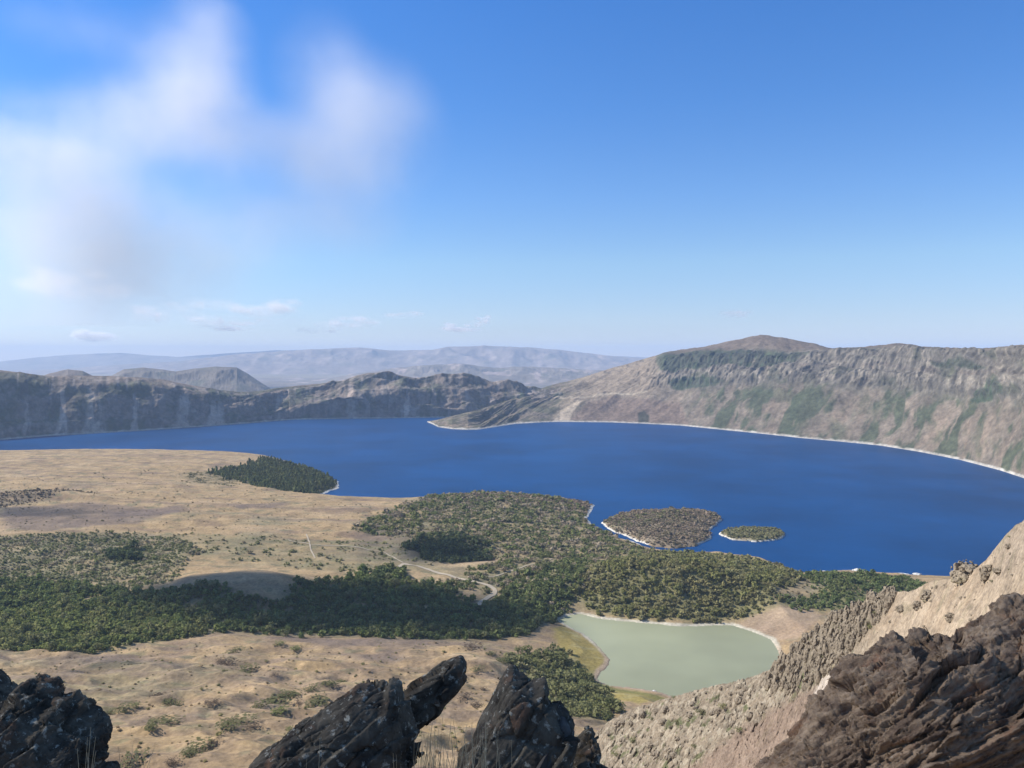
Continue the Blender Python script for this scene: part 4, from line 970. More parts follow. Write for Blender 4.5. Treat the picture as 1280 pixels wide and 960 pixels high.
def fracture(freq, amp, dirx=0.0, stretch=1.0, fine=0.12, seed=0, crack=0.25):
    """blocks elongated along a direction in the XZ plane (angle dirx), with cracks between them"""
    c, s = math.cos(dirx), math.sin(dirx)
    def fn(x, y, z):
        u = (x * c + z * s) / stretch; w = -x * s + z * c
        wx = 0.25 * perlin(x * freq * 0.7, y * freq * 0.7, z * freq * 0.7) / freq
        a1, b1 = facet(u * freq + wx, y * freq, w * freq, 0.9, seed)
        a2, b2 = facet(u * freq * 2.7, y * freq * 2.7, w * freq * 2.7 + wx, 0.9, seed + 9)
        a3, b3 = facet(u * freq * 6.5, y * freq * 6.5, w * freq * 6.5, 0.9, seed + 19)
        r = amp * (1.35 * a1 + 0.45 * a2 + 0.12 * a3 + crack * np.exp(-b1 * 16) + crack * 0.45 * np.exp(-b2 * 12))
        return r + amp * fine * (fbm(x * freq * 5, y * freq * 5, z * freq * 5, 3))
    return fn

GRP = 'dark rocks on the brink of the viewpoint'
rock('boulder', [(-70, 1080), (-70, 905), (0, 893), (8, 880), (25, 858), (38, 847), (47, 844), (55, 848), (66, 848), (72, 857), (76, 866), (82, 863), (97, 861), (104, 871), (109, 880), (107, 889), (122, 892), (133, 898), (138, 908), (141, 906), (139, 922), (138, 936), (132, 945), (130, 953), (146, 954), (150, 1080)],
     6.6, 0.55, 0.16, 0.0085, fracture(3.8, 0.06, 0.9, 1.5, 0.15, 1, 0.15), 0.2, M_DARKROCK, (0, 0.25), False, 15, label='dark knobbly lichen spotted boulder filling the lower left corner', cat='rock', group=GRP)
rock('boulder', [(-90, 800), (-30, 820), (0, 837), (10, 845), (24, 853), (50, 868), (80, 900), (80, 1060), (-90, 1060)],
     8.4, 0.5, 0.15, 0.012, fracture(2.4, 0.06, 0.9, 1.3, 0.2, 3), 0.2, M_DARKROCK, (0, 0.2), False, 12, label='smaller dark rock peeping out behind the corner boulder at the left edge', cat='rock', group=GRP)
rock('leaning_rock', [(270, 1080), (290, 985), (312, 957), (345, 930), (365, 912), (395, 894), (410, 884), (432, 868), (445, 855), (462, 851), (477, 854), (484, 857), (487, 845), (492, 842), (503, 848), (506, 866), (512, 890), (520, 915), (516, 932), (522, 930), (528, 925), (525, 942), (517, 958), (510, 1080)],
     6.3, 0.42, 0.13, 0.0085, slabby(3.4, 0.075, 0.80, 5, 0.15, 0.8), 0.2, M_DARKROCK, (0.15, 0.35), False, 26, label='broad jagged dark rock with pale lichen specks and a steep left edge', cat='rock', group=GRP)
rock('pointed_rock', [(470, 900), (500, 868), (512, 858), (525, 849), (545, 836), (562, 825), (577, 820), (583, 829), (581, 848), (571, 862), (556, 876), (550, 889), (535, 901), (520, 913), (512, 925), (500, 945), (475, 1000), (455, 1060), (425, 1060)],
     6.9, 0.17, 0.06, 0.0075, slabby(3.2, 0.046, 0.72, 7, 0.1, 1.1), 0.12, M_DARKROCK, (0.25, 0.1), False, 42, label='blade shaped dark rock pointing up to the right out of the jagged rock', cat='rock', group=GRP)
rock('slab_rock', [(545, 1080), (575, 945), (590, 924), (604, 893), (612, 878), (625, 850), (632, 838), (640, 836), (650, 841), (660, 846), (666, 850), (682, 847), (688, 861), (699, 880), (712, 890), (718, 905), (712, 940), (700, 1080)],
     6.0, 0.34, 0.08, 0.0085, slabby(3.0, 0.07, 0.98, 11, 0.1, 0.7), 0.16, M_DARKROCK, (-0.35, 0.25), False, 26, label='tall dark slab rock rising in the middle with a rusty band down its face', cat='rock', group=GRP)
rock('slab_rock', [(625, 1080), (650, 985), (674, 938), (694, 902), (702, 893), (714, 900), (719, 908), (717, 930), (706, 952), (694, 985), (690, 1080)],
     5.7, 0.14, 0.03, 0.007, fracture(1.4, 0.02, 1.0, 4.0, 0.1, 13, 0.15), 0.1, M_SLABROCK, (0.5, 0.2), False, 4, label='smooth flat faced dark slab leaning on the right side of the tall one', cat='rock', group=GRP)
rock('boulder', [(660, 1080), (692, 962), (702, 940), (716, 925), (735, 910), (748, 917), (755, 932), (752, 944), (765, 953), (782, 963), (800, 1080)],
     6.3, 0.35, 0.12, 0.0085, fracture(3.0, 0.055, 0.5, 1.3, 0.2, 17), 0.16, M_DARKROCK, (0, 0.3), False, 14, label='low rounded dark boulder in the shade right of the slabs', cat='rock', group=GRP)

def strata(x, y, z):
    c, s = math.cos(0.52), math.sin(0.52)
    u = x * c + z * s; w = -x * s + z * c
    w = w + 0.8 * fbm(x / 5.5, y / 5.5, z / 5.5, 2) + 0.3 * y
    a1, b1 = facet(u / 3.4, y / 1.6, w / 0.9, 0.9, 3)
    a2, b2 = facet(u / 1.1, y / 0.6, w / 0.34, 0.9, 23)
    a3, b3 = facet(u / 0.36, y / 0.26, w / 0.13, 0.9, 43)
    q = w / 0.85 + 0.35 * perlin(u / 2.5, y / 2.5, w / 3); k = np.floor(q); fr = q - k
    led = 0.5 - fr + sstep(0.88, 1.0, fr)
    q2 = w / 0.27 + 0.3 * perlin(u / 1.2, y, w + 5); f2 = q2 - np.floor(q2)
    lev = perlin(k * 3.7 + 0.5, u / 4.0, y / 3.0)
    return 0.40 * led * (0.5 + np.abs(lev)) + 0.55 * lev + 0.09 * (0.5 - f2 + sstep(0.85, 1.0, f2)) + 0.22 * a1 + 0.13 * a2 + 0.07 * a3 + 0.10 * np.exp(-b1 * 18) + 0.05 * fbm(x * 5, y * 5, z * 5, 3)
rock('rock_outcrop', [(915, 1120), (932, 965), (948, 945), (962, 926), (985, 903), (1000, 892), (1020, 872), (1036, 860), (1042, 845), (1055, 830), (1075, 814), (1090, 801), (1105, 796), (1120, 789), (1134, 797), (1143, 791), (1155, 784), (1175, 779), (1195, 783), (1212, 769), (1235, 755), (1250, 742), (1268, 735), (1290, 738), (1420, 690), (1420, 1120)],
     27.0, 3.6, 2.6, 0.043, strata, 1.15, M_OUTCROP, (0.05, 0.30), False, 16, label='big brown layered rock outcrop in shade at the lower right', cat='rock outcrop')

# ------------------------------------------------------------------ the sunlit spur on the right
TICK('the sunlit spur on the right')
pxs = np.concatenate([np.linspace(735, 1290, 700), np.linspace(1292, 1500, 60)])
S_crest = [(735, 925), (750, 910), (762, 900), (790, 886), (820, 876), (850, 868), (880, 860), (910, 853), (940, 845), (958, 838), (970, 828), (985, 814), (1000, 803), (1020, 787), (1040, 772), (1060, 762), (1080, 752), (1100, 744), (1130, 738), (1160, 729), (1185, 722), (1205, 716), (1222, 708), (1232, 700), (1242, 687), (1255, 670), (1268, 658), (1280, 649), (1320, 625), (1500, 560)]
S_dep = [(735, 600), (800, 565), (900, 505), (960, 470), (1000, 445), (1100, 370), (1200, 300), (1280, 260), (1500, 200)]
S_near = [(735, 1030), (800, 1025), (900, 1010), (1000, 985), (1100, 940), (1200, 890), (1280, 850), (1500, 800)]
cpy = curve(S_crest, pxs) + 1.5; cd = curve(S_dep, pxs)
cx, cy, cz = at_depth(pxs, cpy, cd)
nd = cd * curve([(735, 0.86), (1000, 0.82), (1280, 0.78)], pxs)
nx_, ny_, nz_ = at_depth(pxs, curve(S_near, pxs), nd)
A = np.stack([nx_, ny_, nz_], -1); B = np.stack([cx, cy, cz], -1)
Bk = B.copy(); Bk[:, 1] += 170; Bk[:, 0] += 30; Bk[:, 2] = np.maximum(Bk[:, 2] - 170, 8)
rows = []
NV = 190
for j in range(NV):
    t = j / (NV - 1); rows.append(A * (1 - t) + B * t)
for t in np.linspace(0.03, 1, 30):
    q = B * (1 - t) + Bk * t; q[:, 2] += 0; rows.append(q)
G = np.array(rows)
vv = np.concatenate([np.linspace(0, 1, NV), 1 + np.linspace(0.03, 1, 30)])[:, None] * np.ones((1, len(pxs)))
PXg = np.ones((len(G), 1)) * pxs[None]
X, Y, Z = G[..., 0], G[..., 1], G[..., 2]
rocky = sstep(1120, 1040, PXg + 25 * fbm(X / 20, Y / 20, 3, 3))                 # the fretted lower part
fine = ridged(X / 7, Y / 7, Z / 9, 4); lump = fbm(X / 22, Y / 22, Z / 22, 4)
fa, fb = facet(X / 5.0, Y / 5.0, Z / 8.0, 0.8, 3)
pm = sstep(-0.15, 0.3, fbm(X / 16, Y / 16, Z / 16 + 9, 3))
fa2, fb2 = facet(X / 2.1, Y / 2.1, Z / 2.8, 0.8, 8)
D = rocky * (1.9 * fine + pm * (1.9 * fa - 1.4 * np.exp(-fb * 8)) + 0.8 * fa2 + 1.2 * fbm(X / 9, Y / 9, Z / 9, 4)) + (1 - rocky) * (0.55 * fine + 1.6 * lump + 0.5 * fa2 + 0.9 * sstep(0.1, 0.4, fbm(X / 14, Y / 14, Z / 14 + 3, 4)) * fa) + 2.0 * lump * sstep(1, 0.85, np.abs(vv - 0.1))
G2 = G.copy(); G2[..., 2] += D * 0.85; G2[..., 1] -= D * 0.5
C = np.zeros(G.shape); C[:] = (0.345, 0.27, 0.19)
C *= (1 + 0.18 * fbm(X / 3, Y / 3, Z / 3, 4))[..., None]
C = mixc(C, (0.30, 0.22, 0.145), sstep(0.0, 0.35, fbm(X / 12, Y / 12, Z / 30, 3)) * 0.6)
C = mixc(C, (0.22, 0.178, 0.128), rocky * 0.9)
C = mixc(C, (0.25, 0.20, 0.15), (1 - rocky) * sstep(1225, 1262, PXg) * sstep(0.55, 0.8, vv) * 0.7)
C = mixc(C, (0.19, 0.15, 0.11), (1 - rocky) * sstep(0.12, 0.35, fbm(X / 5, Y / 5, Z / 5 + 17, 4)) * 0.55)
C = mixc(C, (0.27, 0.235, 0.12), (1 - rocky) * sstep(1150, 1095, PXg) * sstep(0.7, 0.4, vv) * sstep(-0.1, 0.25, lump) * 0.7)
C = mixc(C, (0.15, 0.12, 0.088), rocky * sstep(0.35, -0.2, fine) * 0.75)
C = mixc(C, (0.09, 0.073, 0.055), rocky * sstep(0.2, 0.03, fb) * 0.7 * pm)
C = mixc(C, (0.11, 0.09, 0.065), rocky * sstep(0.1, 0.4, fbm(X / 2.2, Y / 2.2, Z / 2.2, 3)) * 0.7)
C = mixc(C, (0.37, 0.32, 0.245), rocky * sstep(0.15, 0.4, fbm(X / 2.6, Y / 2.6, Z / 2.6 + 7, 3)) * 0.7)
C = mixc(C, (0.31, 0.265, 0.195), rocky * sstep(0.1, 0.4, fa) * 0.7)
C = mixc(C, (0.17, 0.14, 0.10), sstep(-4, 8, polydist(*project(X, Y, Z), [(955, 848), (972, 828), (1000, 803), (1040, 773), (1085, 750), (1118, 736), (1120, 755), (1098, 780), (1070, 806), (1045, 832), (1015, 858), (990, 868), (965, 862)])) * 0.8)  # ground under the pillars darkened, shade of the gaps put into the colour
C = mixc(C, (0.10, 0.105, 0.05), sstep(0.18, 0.36, fbm(X / 9, Y / 9, Z / 9 + 40, 4)) * (0.25 + 0.65 * rocky))
PXs, PYs = project(G2[..., 0], G2[..., 1], G2[..., 2])
C = mixc(C, (0.21, 0.15, 0.112), sstep(-6, 10, polydist(PXs, PYs, [(860, 960), (930, 905), (1000, 865), (1040, 850), (1100, 880), (1000, 990), (860, 1000)])) * 0.8)  # bare brown patch, the shade lying on it painted in as darker colour
C = mixc(C, (0.47, 0.40, 0.33), sstep(-2, 2, polydist(PXs, PYs, [(1027, 846), (1045, 835), (1060, 832), (1061, 840), (1045, 858), (1020, 880), (1005, 892)])) * 0.8)
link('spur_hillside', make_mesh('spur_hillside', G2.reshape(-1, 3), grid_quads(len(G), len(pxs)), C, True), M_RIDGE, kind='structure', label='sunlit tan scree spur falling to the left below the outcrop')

# single rocks standing on the spur
def lump_mesh(name, seed, tall, freq, amp, step=0.075):
    xs = np.arange(-1.4, 1.4, step); zs = np.arange(-1.5 * 1, 1.4 * tall, step * max(1, tall * 0.7))
    X, Y, Z = np.meshgrid(xs, xs, zs, indexing='ij')
    hz = np.clip(Z / tall, -1.5, 1.4)
    f = np.sqrt(X * X + Y * Y + hz * hz) - 0.9
    fn = fracture(freq, amp, 1.57, 1.6 if tall > 1.2 else 1.0, 0.35, seed)
    m = np.abs(f) < 0.6
    f[m] += fn(X[m] + seed * 3.7, Y[m], Z[m])
    V, Q = surface_nets(f, np.array([xs[0], xs[0], zs[0]]), np.array([step, step, step * max(1, tall * 0.7)]))
    me = make_mesh(name, V, Q, None, False); me.materials.append(M_PALEROCK)
    return me
SPIRE = [lump_mesh('rock_spire', 200 + i, 1.7, 1.3, 0.30) for i in range(7)]
STONE = [lump_mesh('boulder', 300 + i, 0.8, 1.2, 0.28) for i in range(7)]
Pv = np.stack([PXs[:NV].ravel(), PYs[:NV].ravel()], 1); Gv = G2[:NV].reshape(-1, 3)
def on_spur(px, py):
    i = np.argmin((Pv[:, 0] - px) ** 2 + (Pv[:, 1] - py) ** 2); return Gv[i]
def in_poly(px, py, poly):
    return float(polydist(np.array([px]), np.array([py]), poly)[0]) > 0
def place(me, name, px, py, wpx, hf, label, cat, group=None, sink=0.35, sy=1.0):
    g = on_spur(px, py); s = wpx / F * g[1] / 1.8
    o = bpy.data.objects.new(name, me); COL.objects.link(o)
    o.location = (g[0], g[1], g[2] - s * sink * 0.3); o.scale = (s, s * sy, s * hf); o.rotation_euler = (random.uniform(-.12, .12), random.uniform(-.12, .12), random.uniform(0, 6.28))
    o['label'] = label; o['category'] = cat
    if group: o['group'] = group
    return o
rs = random.Random(4)
PIL = [(955, 848), (972, 828), (1000, 803), (1040, 773), (1085, 750), (1118, 736), (1120, 755), (1098, 780), (1070, 806), (1045, 832), (1015, 858), (990, 868), (965, 862)]
n = 0; got = []
while n < 175:
    px, py = rs.uniform(955, 1120), rs.uniform(735, 870)
    if not in_poly(px, py, PIL) or any(abs(px - a_) < 4.6 and abs(py - b_) < 5 for a_, b_ in got): 
        n += 0.02; continue
    got.append((px, py)); n += 1
    place(rs.choice(SPIRE), 'rock_spire', px, py, rs.uniform(6, 12), rs.uniform(0.85, 1.4), 'narrow tan rock pillar among many on the crest of the sunlit spur', 'rock pillar', 'rock pillars on the spur crest')
BOU = [(758, 915), (790, 890), (850, 870), (940, 850), (985, 862), (1000, 880), (960, 905), (900, 935), (840, 958), (770, 958)]
n = 0; got = []
while n < 105:
    px, py = rs.uniform(755, 1000), rs.uniform(850, 960)
    if not in_poly(px, py, BOU) or any(abs(px - a_) < 6 and abs(py - b_) < 5 for a_, b_ in got):
        n += 0.02; continue
    if rs.random() < sstep(0, 70, (py - curve(S_crest, px))) * 0.7: n += 0.05; continue
    got.append((px, py)); n += 1
    place(rs.choice(STONE), 'boulder', px, py, 3.5 + 9 * rs.random() ** 2.2, rs.uniform(0.6, 1.3), 'pale weathered boulder among many at the low end of the sunlit spur', 'rock', 'boulders at the low end of the spur')
SPUR_SHRUBS = [(877, 893, 16, 'dark green bush among pale boulders low on the spur, biggest of them'), (905, 886, 13, 'bush at the top of the brown bare strip on the spur'), (846, 905, 12, 'green bush left of the bare brown strip on the spur'),
    (790, 928, 14, 'green bush at the low left end of the spur by the dark boulder'), (815, 900, 9, 'small bush near the crest above the pond shore'), (770, 945, 12, 'bush at the very foot of the spur beside the dark boulder'),
    (868, 935, 11, 'olive bush in the lower middle of the boulder slope'), (925, 915, 12, 'olive bush beside the bare brown strip on the spur'), (1098, 770, 15, 'yellow green bush patch between pillars and open scree'),
    (1088, 786, 14, 'yellow green bush just above the big brown outcrop'), (1040, 800, 8, 'dark bush between the tan pillars'), (1262, 672, 6, 'small dark bush on the steep crest at the right edge'), (1240, 728, 8, 'low bush under the split crag'), (842, 873, 7, 'dark bush on the spur crest against the pond')]
for i, (px, py, w_, lab) in enumerate(SPUR_SHRUBS):
    o = place(SH_V[i % 2][i % 3], 'shrub', px, py, w_, 0.7, lab, 'shrub', 'shrubs on the sunlit spur', 0.2); o.rotation_euler = (0, 0, i)
n = 0
while n < 34:
    px, py = rs.uniform(1060, 1278), rs.uniform(690, 800)
    if py < curve(S_crest, px) + 5 or py > curve(S_crest, px) + 75: continue
    n += 1
    place(rs.choice(STONE), 'boulder', px, py, 2.0 + 4.5 * rs.random() ** 2, rs.uniform(0.6, 1.1), 'small loose stone scattered on the bare tan scree under the crags', 'rock', 'loose stones on the scree')
CR = [lump_mesh('crag', 400 + i, 1.1, 1.9, 0.34, 0.055) for i in range(3)]
place(CR[0], 'crag', 1206, 712, 31, 0.95, 'rounded fretted crag standing out against the blue lake on the spur crest', 'crag')
place(CR[1], 'crag', 1236, 716, 19, 1.0, 'split tan crag with a dark cleft right of the rounded one', 'crag')
place(CR[2], 'crag', 1250, 713, 14, 0.6, 'low tan crag next to the split one under the steep end of the crest', 'crag')
place(CR[1], 'crag', 1160, 745, 15, 0.9, 'small brown crag on the open scree left of the rounded crag', 'crag')
place(CR[0], 'crag', 1149, 757, 13, 0.9, 'dark cleft crag just below the small brown one on the scree', 'crag')
place(CR[2], 'crag', 1128, 760, 14, 0.5, 'flat crag at the foot of the scree beside the pillars', 'crag')
place(CR[0], 'crag', 1190, 772, 14, 0.8, 'pale crag poking up at the edge of the big brown outcrop', 'crag')
place(CR[1], 'crag', 1172, 733, 5, 0.8, 'little dark stone alone high on the scree', 'crag')
place(CR[2], 'crag', 1262, 683, 9, 0.7, 'small tan crag on the steep crest at the right edge', 'crag')

# ------------------------------------------------------------------ white rocks on the far shore of the wood, and one by the pond
TICK('white rocks on the far shore of the wood, and one by the pond')
WH = lump_mesh('white_rock', 500, 0.6, 1.4, 0.3, 0.1); WH.materials.clear(); WH.materials.append(M_WHITE)
for px, py, w, hf, lab in ((1072, 715, 14, 1.0, 'tallest white rock on the shore beyond the wooded rise'), (1061, 717, 10, 0.6, 'low white rock left of the tallest one on the shore'),
                           (1091, 718, 16, 0.35, 'flat white rock strip right of the tallest one on the shore'), (1128, 718.5, 20, 0.35, 'long white rock bank on the shore near the spur'),
                           (1146, 717.5, 10, 0.5, 'small white rock on the shore nearest the spur'), (818, 864, 5.5, 1.0, 'tiny white rock at the near edge of the green pond')):
    x, y, z = at_height(px, py, 1.0)
    o = bpy.data.objects.new('white_rock', WH); COL.objects.link(o); s = w / F * y / 1.8
    o.location = (x, y, 0.6); o.scale = (s, s * 0.7, s * hf); o['label'] = lab; o['category'] = 'rock'

# ------------------------------------------------------------------ dry grass tufts at the brink
TICK('dry grass tufts at the brink')
M_STRAW, _nt, _b = new_mat('dry_straw')
_sn = noise_node(_nt, 3.0, 3); _nt.links.new(mixcol(_nt, 'MIX', _sn.outputs['Fac'], (0.55, 0.41, 0.22), (0.78, 0.64, 0.42)), _b.inputs['Base Color'])
def tuft(px, depth, tops, n, spread, label, seed):
    rng = np.random.default_rng(seed); V = []; Q = []
    zb = float(height(np.array([0.0]), np.array([depth]))[0])
    x0, _, _ = at_depth(px, 960, depth)
    for i in range(n):
        bx = x0 + rng.normal() * spread * 0.5; by = depth + rng.normal() * spread * 0.5
        tx_, _, tz = at_depth(px + rng.normal() * tops[1], rng.uniform(*tops[0]), depth)
        k = rng.uniform(0.5, 1.0) if i > n // 4 else 1.0
        w = rng.uniform(0.0022, 0.0042); tip = np.array([tx_ + (bx - x0) * 0.6, by + rng.normal() * 0.1, zb + (tz - zb) * k]); base = np.array([bx, by, zb - 0.05])
        mid = (base * 0.45 + tip * 0.55) + np.array([rng.normal() * 0.03, rng.normal() * 0.03, 0.02])
        b = len(V)
        for p, ww in ((base, w), (mid, w * 0.85), (tip, w * 0.35)):
            for an in (0, 2.09, 4.19): V.append(p + np.array([math.cos(an) * ww, math.sin(an) * ww, 0]))
        for s_ in range(2):
            for e in range(3): Q.append((b + s_ * 3 + e, b + s_ * 3 + (e + 1) % 3, b + s_ * 3 + 3 + (e + 1) % 3, b + s_ * 3 + 3 + e))
    V = np.array(V); c = np.array([x0, depth, zb])
    link('grass_tuft', make_mesh('grass_tuft', V - c, np.array(Q)), M_STRAW, label=label, cat='grass tuft', loc=c, group='dry grass tufts among the rocks')
tuft(548, 5.6, ((905, 960), 14), 130, 0.30, 'thick straw coloured grass tuft in the gap left of the tall slab', 1)
tuft(592, 5.2, ((895, 965), 12), 80, 0.22, 'straw grass tuft standing in front of the foot of the tall slab', 2)
tuft(531, 5.9, ((900, 950), 8), 40, 0.12, 'sparse straw grass at the foot of the jagged rock', 3)
tuft(108, 5.4, ((905, 950), 5), 9, 0.06, 'few pale stalks in front of the corner boulder', 4)
tuft(388, 5.3, ((935, 960), 4), 6, 0.05, 'lone thin stalks in front of the jagged rock', 5)
tuft(165, 6.2, ((935, 975), 12), 45, 0.2, 'short greenish straw tuft right of the corner boulder', 6)

# ------------------------------------------------------------------ light
TICK('light')
SUN_AZ, SUN_EL = math.radians(-80), math.radians(38)
S = (math.sin(SUN_AZ) * math.cos(SUN_EL), math.cos(SUN_AZ) * math.cos(SUN_EL), math.sin(SUN_EL))
sun = bpy.data.lights.new('sun', 'SUN'); sun.energy = 4.8; sun.angle = math.radians(0.5); sun.color = (1.0, 0.95, 0.87)
so = bpy.data.objects.new('sun', sun); COL.objects.link(so)
from mathutils import Vector
so.rotation_euler = Vector(S).to_track_quat('Z', 'Y').to_euler()

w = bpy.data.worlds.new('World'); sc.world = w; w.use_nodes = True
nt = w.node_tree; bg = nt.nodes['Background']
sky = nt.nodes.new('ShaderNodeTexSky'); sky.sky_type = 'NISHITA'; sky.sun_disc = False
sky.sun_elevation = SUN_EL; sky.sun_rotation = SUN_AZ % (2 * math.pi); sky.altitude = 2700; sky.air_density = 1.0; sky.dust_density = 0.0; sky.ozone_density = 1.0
# the deep blue of the photograph's own colour rendering, by height above the horizon; unseen upper sky whitened to neutralise ambient light
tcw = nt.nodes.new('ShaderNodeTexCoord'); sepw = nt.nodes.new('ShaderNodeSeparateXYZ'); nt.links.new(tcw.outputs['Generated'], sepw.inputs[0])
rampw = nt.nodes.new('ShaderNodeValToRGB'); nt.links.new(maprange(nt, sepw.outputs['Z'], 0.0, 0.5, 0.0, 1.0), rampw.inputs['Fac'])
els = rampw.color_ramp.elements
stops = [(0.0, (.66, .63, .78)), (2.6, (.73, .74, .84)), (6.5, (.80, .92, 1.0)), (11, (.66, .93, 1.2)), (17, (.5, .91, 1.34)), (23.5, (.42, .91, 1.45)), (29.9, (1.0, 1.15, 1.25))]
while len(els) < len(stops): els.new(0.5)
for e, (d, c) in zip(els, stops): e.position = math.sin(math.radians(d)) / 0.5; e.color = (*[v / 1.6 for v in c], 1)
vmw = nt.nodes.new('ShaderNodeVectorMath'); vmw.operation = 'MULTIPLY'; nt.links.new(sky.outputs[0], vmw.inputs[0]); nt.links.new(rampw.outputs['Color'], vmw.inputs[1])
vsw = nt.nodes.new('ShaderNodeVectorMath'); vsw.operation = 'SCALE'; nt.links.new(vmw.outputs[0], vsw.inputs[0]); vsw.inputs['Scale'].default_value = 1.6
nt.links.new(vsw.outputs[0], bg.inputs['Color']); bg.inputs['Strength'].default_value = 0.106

# ------------------------------------------------------------------ haze
TICK('haze')
def box(name, lo, hi):
    v = [(x, y, z) for x in (lo[0], hi[0]) for y in (lo[1], hi[1]) for z in (lo[2], hi[2])]
    q = [(0, 1, 3, 2), (4, 6, 7, 5), (0, 4, 5, 1), (2, 3, 7, 6), (0, 2, 6, 4), (1, 5, 7, 3)]
    return make_mesh(name, np.array(v, float), np.array(q))
def volume_mat(name, col, density, aniso=0.0):
    m = bpy.data.materials.new(name); m.use_nodes = True; nt = m.node_tree; nt.nodes.clear()
    out = nt.nodes.new('ShaderNodeOutputMaterial'); v = nt.nodes.new('ShaderNodeVolumePrincipled')
    v.inputs['Color'].default_value = (*col, 1); v.inputs['Density'].default_value = density; v.inputs['Anisotropy'].default_value = aniso
    nt.links.new(v.outputs[0], out.inputs['Volume'])
    return m, nt, v
M_HAZE, _, _ = volume_mat('haze_air', (0.56, 0.73, 1.0), 3.0e-5)
link('haze', box('haze', (-47000, -47000, -141), (47000, 47000, 1000)), M_HAZE, kind='stuff', label='thin blue haze filling the air')

# ------------------------------------------------------------------ clouds (all above the haze)
TICK('clouds (all above the haze)')
def cloud(label, centre, half, blobs, density, scale, thr=0.35, soft=0.35, detail=4, group=None, col=(1, 1, 1), aniso=0.0, step=1.0, rough=0.55):
    """soft puffs summed in a box; blobs in units of the box half size"""
    m, nt, v = volume_mat('cloud_vapour', col, density, aniso)
    m.cycles.volume_step_rate = step
    tc = nt.nodes.new('ShaderNodeTexCoord')
    total = None
    def math_(op, a_, b_=None):
        n_ = nt.nodes.new('ShaderNodeMath'); n_.operation = op
        for i_, q in enumerate((a_, b_)):
            if q is None: continue
            if hasattr(q, 'node'): nt.links.new(q, n_.inputs[i_])
            else: n_.inputs[i_].default_value = q
        return n_.outputs[0]
    for (bx, by, bz, rx, ry, rz, amp) in blobs:
        mp = nt.nodes.new('ShaderNodeMapping'); mp.vector_type = 'TEXTURE'
        mp.inputs['Location'].default_value = (bx * half[0], by * half[1], bz * half[2]); mp.inputs['Scale'].default_value = (rx * half[0], ry * half[1], rz * half[2])
        nt.links.new(tc.outputs['Object'], mp.inputs['Vector'])
        ln = nt.nodes.new('ShaderNodeVectorMath'); ln.operation = 'LENGTH'; nt.links.new(mp.outputs[0], ln.inputs[0])
        mr = nt.nodes.new('ShaderNodeMapRange'); mr.interpolation_type = 'SMOOTHSTEP'
        mr.inputs['From Min'].default_value = 1.0; mr.inputs['From Max'].default_value = 0.0; mr.inputs['To Min'].default_value = 0.0; mr.inputs['To Max'].default_value = amp
        nt.links.new(ln.outputs['Value'], mr.inputs['Value'])
        total = mr.outputs[0] if total is None else math_('ADD', total, mr.outputs[0])
    n_ = nt.nodes.new('ShaderNodeTexNoise'); n_.inputs['Scale'].default_value = scale; n_.inputs['Detail'].default_value = detail; n_.inputs['Roughness'].default_value = rough
    nt.links.new(tc.outputs['Object'], n_.inputs['Vector'])
    nn = maprange(nt, n_.outputs['Fac'], thr, thr + soft, 0.0, 1.0)
    shaped = math_('MULTIPLY', math_('MINIMUM', total, 1.4), nn)
    nt.links.new(math_('MULTIPLY', shaped, density), v.inputs['Density'])
    me = box('cloud', tuple(-h_ for h_ in half), half); me.materials.append(m)
    o = bpy.data.objects.new('cloud', me); COL.objects.link(o); o.location = centre
    o['label'] = label; o['category'] = 'cloud'
    if group: o['group'] = group
    return o

def pix_blob(px, py, wpx, hpx, depth, centre, half, amp, dy=0.0, ry=0.9):
    x, y, z = at_depth(px, py, depth)
    k = depth / F
    return ((x - centre[0]) / half[0], dy, (z - centre[2]) / half[2], wpx * k / half[0], ry, hpx * k / half[2], amp)

# big thin cloud at upper left
D0 = 15000
c0 = at_depth(220, 215, D0); half0 = (420 * D0 / F, 2400, 205 * D0 / F)
c0 = (float(c0[0]) - 600, float(c0[1]), max(float(c0[2]), half0[2] + 1010))
B0 = [pix_blob(*p, D0, c0, half0, a_) for p, a_ in (((245, 95, 85, 85), 1.0), ((190, 150, 120, 75), 0.9), ((90, 165, 130, 60), 0.75), ((280, 170, 80, 90), 0.7), ((10, 180, 120, 70), 0.6), ((50, 250, 150, 110), 0.6), ((140, 260, 140, 130), 0.5),
                                            ((60, 345, 210, 120), 0.7), ((180, 340, 150, 90), 0.55), ((260, 300, 140, 90), 0.35), ((415, 105, 80, 95), 0.4), ((470, 165, 105, 110), 0.5), ((430, 240, 110, 100), 0.42), ((370, 190, 70, 60), 0.5), ((340, 280, 120, 70), 0.25), ((270, 30, 50, 50), 0.5), ((110, 40, 130, 40), 0.22))]
cloud('large thin white cloud veil across the upper left sky', c0, half0, B0, 9.0e-4, 0.00045, 0.36, 0.30, 12, aniso=0.2, col=(0.96, 0.95, 0.96), rough=0.62, step=0.6)

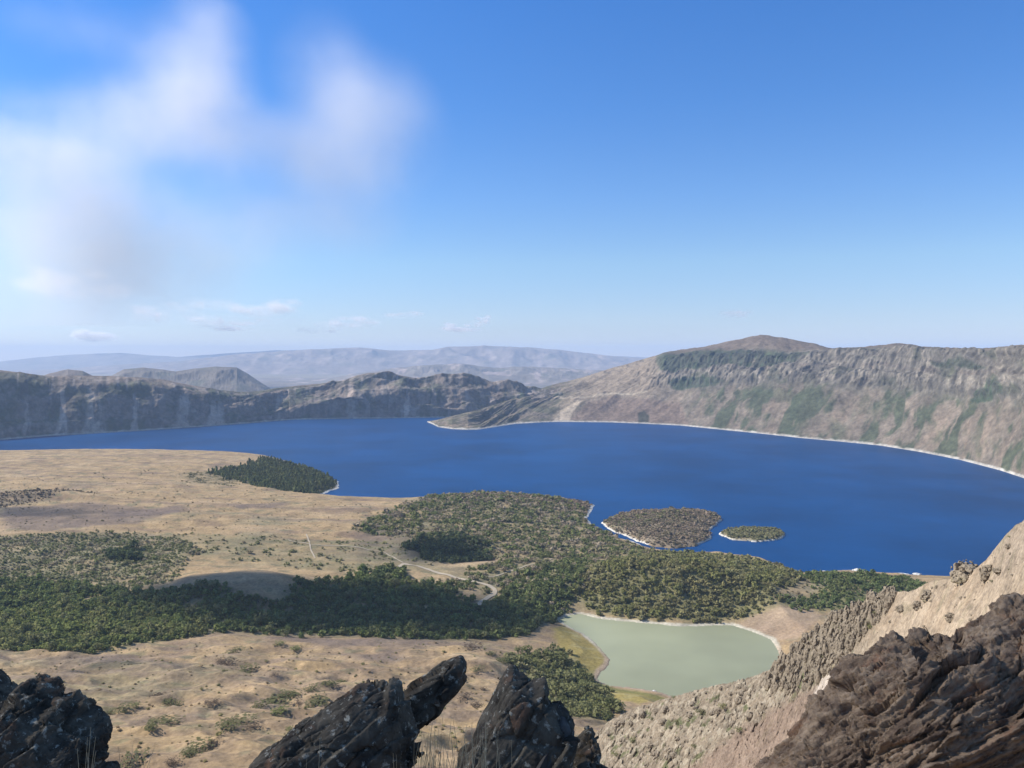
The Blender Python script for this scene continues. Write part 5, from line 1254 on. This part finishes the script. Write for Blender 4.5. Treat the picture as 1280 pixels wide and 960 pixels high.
# small puffs low over the mountains
for (px, py, wp, hp, dens, lab) in ((300, 392, 120, 26, 0.35, 'long faint cloud bank low over the left half of the horizon'), (120, 420, 38, 13, 2.2, 'small bright cloud puff low over the mountains at far left'), (258, 402, 30, 10, 1.6, 'small cream cloud puff beneath the big veil'),
                                    (185, 396, 26, 11, 1.2, 'faint cloud puff left of the cream one'), (330, 384, 60, 16, 0.7, 'soft grey cloud bank right of the cream puff'), (398, 409, 50, 11, 0.8, 'pale thin cloud over the range right of the grey bank'),
                                    (578, 409, 36, 9, 1.8, 'small bright cloud puff over the middle of the range'), (602, 400, 18, 8, 1.0, 'tiny cloud puff above the bright one over the range'), (920, 392, 26, 8, 0.5, 'small grey cloud above the red brown summit'),
                                    (500, 393, 42, 7, 0.4, 'faint grey cloud streak left of the middle puff'), (215, 388, 70, 20, 0.45, 'soft grey cloud bank under the right end of the veil'), (440, 402, 46, 12, 0.6, 'pale flat cloud over the range left of the middle puff'), (290, 408, 40, 9, 0.8, 'thin white cloud low over the flat topped hill'), (90, 352, 85, 34, 0.5, 'thick bright lump under the big veil at left')):
    Dp = 40000 if py > 360 else 20000
    c = at_depth(px, py, Dp); k = Dp / F
    hf_ = (wp * k, 1500, hp * k)
    c = (float(c[0]), float(c[1]), max(float(c[2]), 1010 + hf_[2]))
    rg = np.random.default_rng(px)
    bl = [(rg.uniform(-.6, .6), rg.uniform(-.2, .2), rg.uniform(-.4, .5), rg.uniform(.18, .38), .7, rg.uniform(.3, .5), 1.0) for _ in range(9)] + [(0, 0, -.35, .95, .9, .55, 0.5)]
    cloud(lab, c, hf_, bl, dens * 2.6e-3, 2.2 / (hp * k), 0.36, 0.3, 4, aniso=0.5)

# clouds drifting left of the view, between the sun and the ground: they shade the wood and clearing; the last is added to darken the brink
def shade_cloud(gx, gy, gz, alt, rx, ry, label, dens=0.02):
    t = (alt - gz) / S[2]
    c = (gx + S[0] * t, gy + S[1] * t, alt)
    hf_ = (rx, ry, min(rx, ry) * 0.55)
    rg = np.random.default_rng(int(abs(gx)) + 3)
    bl = [(rg.uniform(-.5, .5), rg.uniform(-.4, .4), rg.uniform(-.2, .2), rg.uniform(.45, .6), rg.uniform(.5, .7), .75, 1.0) for _ in range(7)] + [(0, 0, 0, 0.95, 0.95, 0.9, 1.0)]
    cloud(label, c, hf_, bl, dens, 3.0 / max(rx, ry), 0.25, 0.25, 3)
gx, gy = ground_at(np.array([432.0, 558.0, 110.0, 5.0]), np.array([764.0, 686.0, 838.0, 640.0]))
shade_cloud(gx[0], gy[0], 30, 1500, 400, 200, 'white cloud drifting left of the view that shades the wood')
shade_cloud(gx[1], gy[1], 25, 1600, 110, 150, 'small cloud drifting left of the view that shades the clearing', 0.015)
shade_cloud(gx[2], gy[2], 80, 1450, 70, 60, 'tiny cloud drifting left of the view that shades the near slope', 0.012)
shade_cloud(gx[3], gy[3], 60, 1600, 330, 130, 'cloud drifting far left that shades the edge of the plain', 0.006)
shade_cloud(2.0, 14.0, 445, 1150, 95, 75, 'unseen cloud added to shade the rocks at the viewpoint', 0.016)

# ------------------------------------------------------------------ camera and render settings
TICK('camera and render settings')
cam = bpy.data.cameras.new('camera'); co = bpy.data.objects.new('camera', cam); COL.objects.link(co)
cam.sensor_width = 36; cam.lens = 36 * F / 1280; cam.clip_start = 0.1; cam.clip_end = 120000
co.location = (0, 0, CAMZ); co.rotation_euler = (math.pi / 2 - PITCH, 0, 0)
sc.camera = co
sc.view_settings.view_transform = 'Standard'; sc.view_settings.look = 'None'; sc.view_settings.exposure = 0.5; sc.view_settings.gamma = 1.0
sc.view_settings.use_curve_mapping = False
sc.render.engine = 'CYCLES'
cy_ = sc.cycles
cy_.max_bounces = 4; cy_.diffuse_bounces = 2; cy_.glossy_bounces = 2; cy_.volume_bounces = 2; cy_.transparent_max_bounces = 8
cy_.use_denoising = True
cy_.volume_max_steps = 256
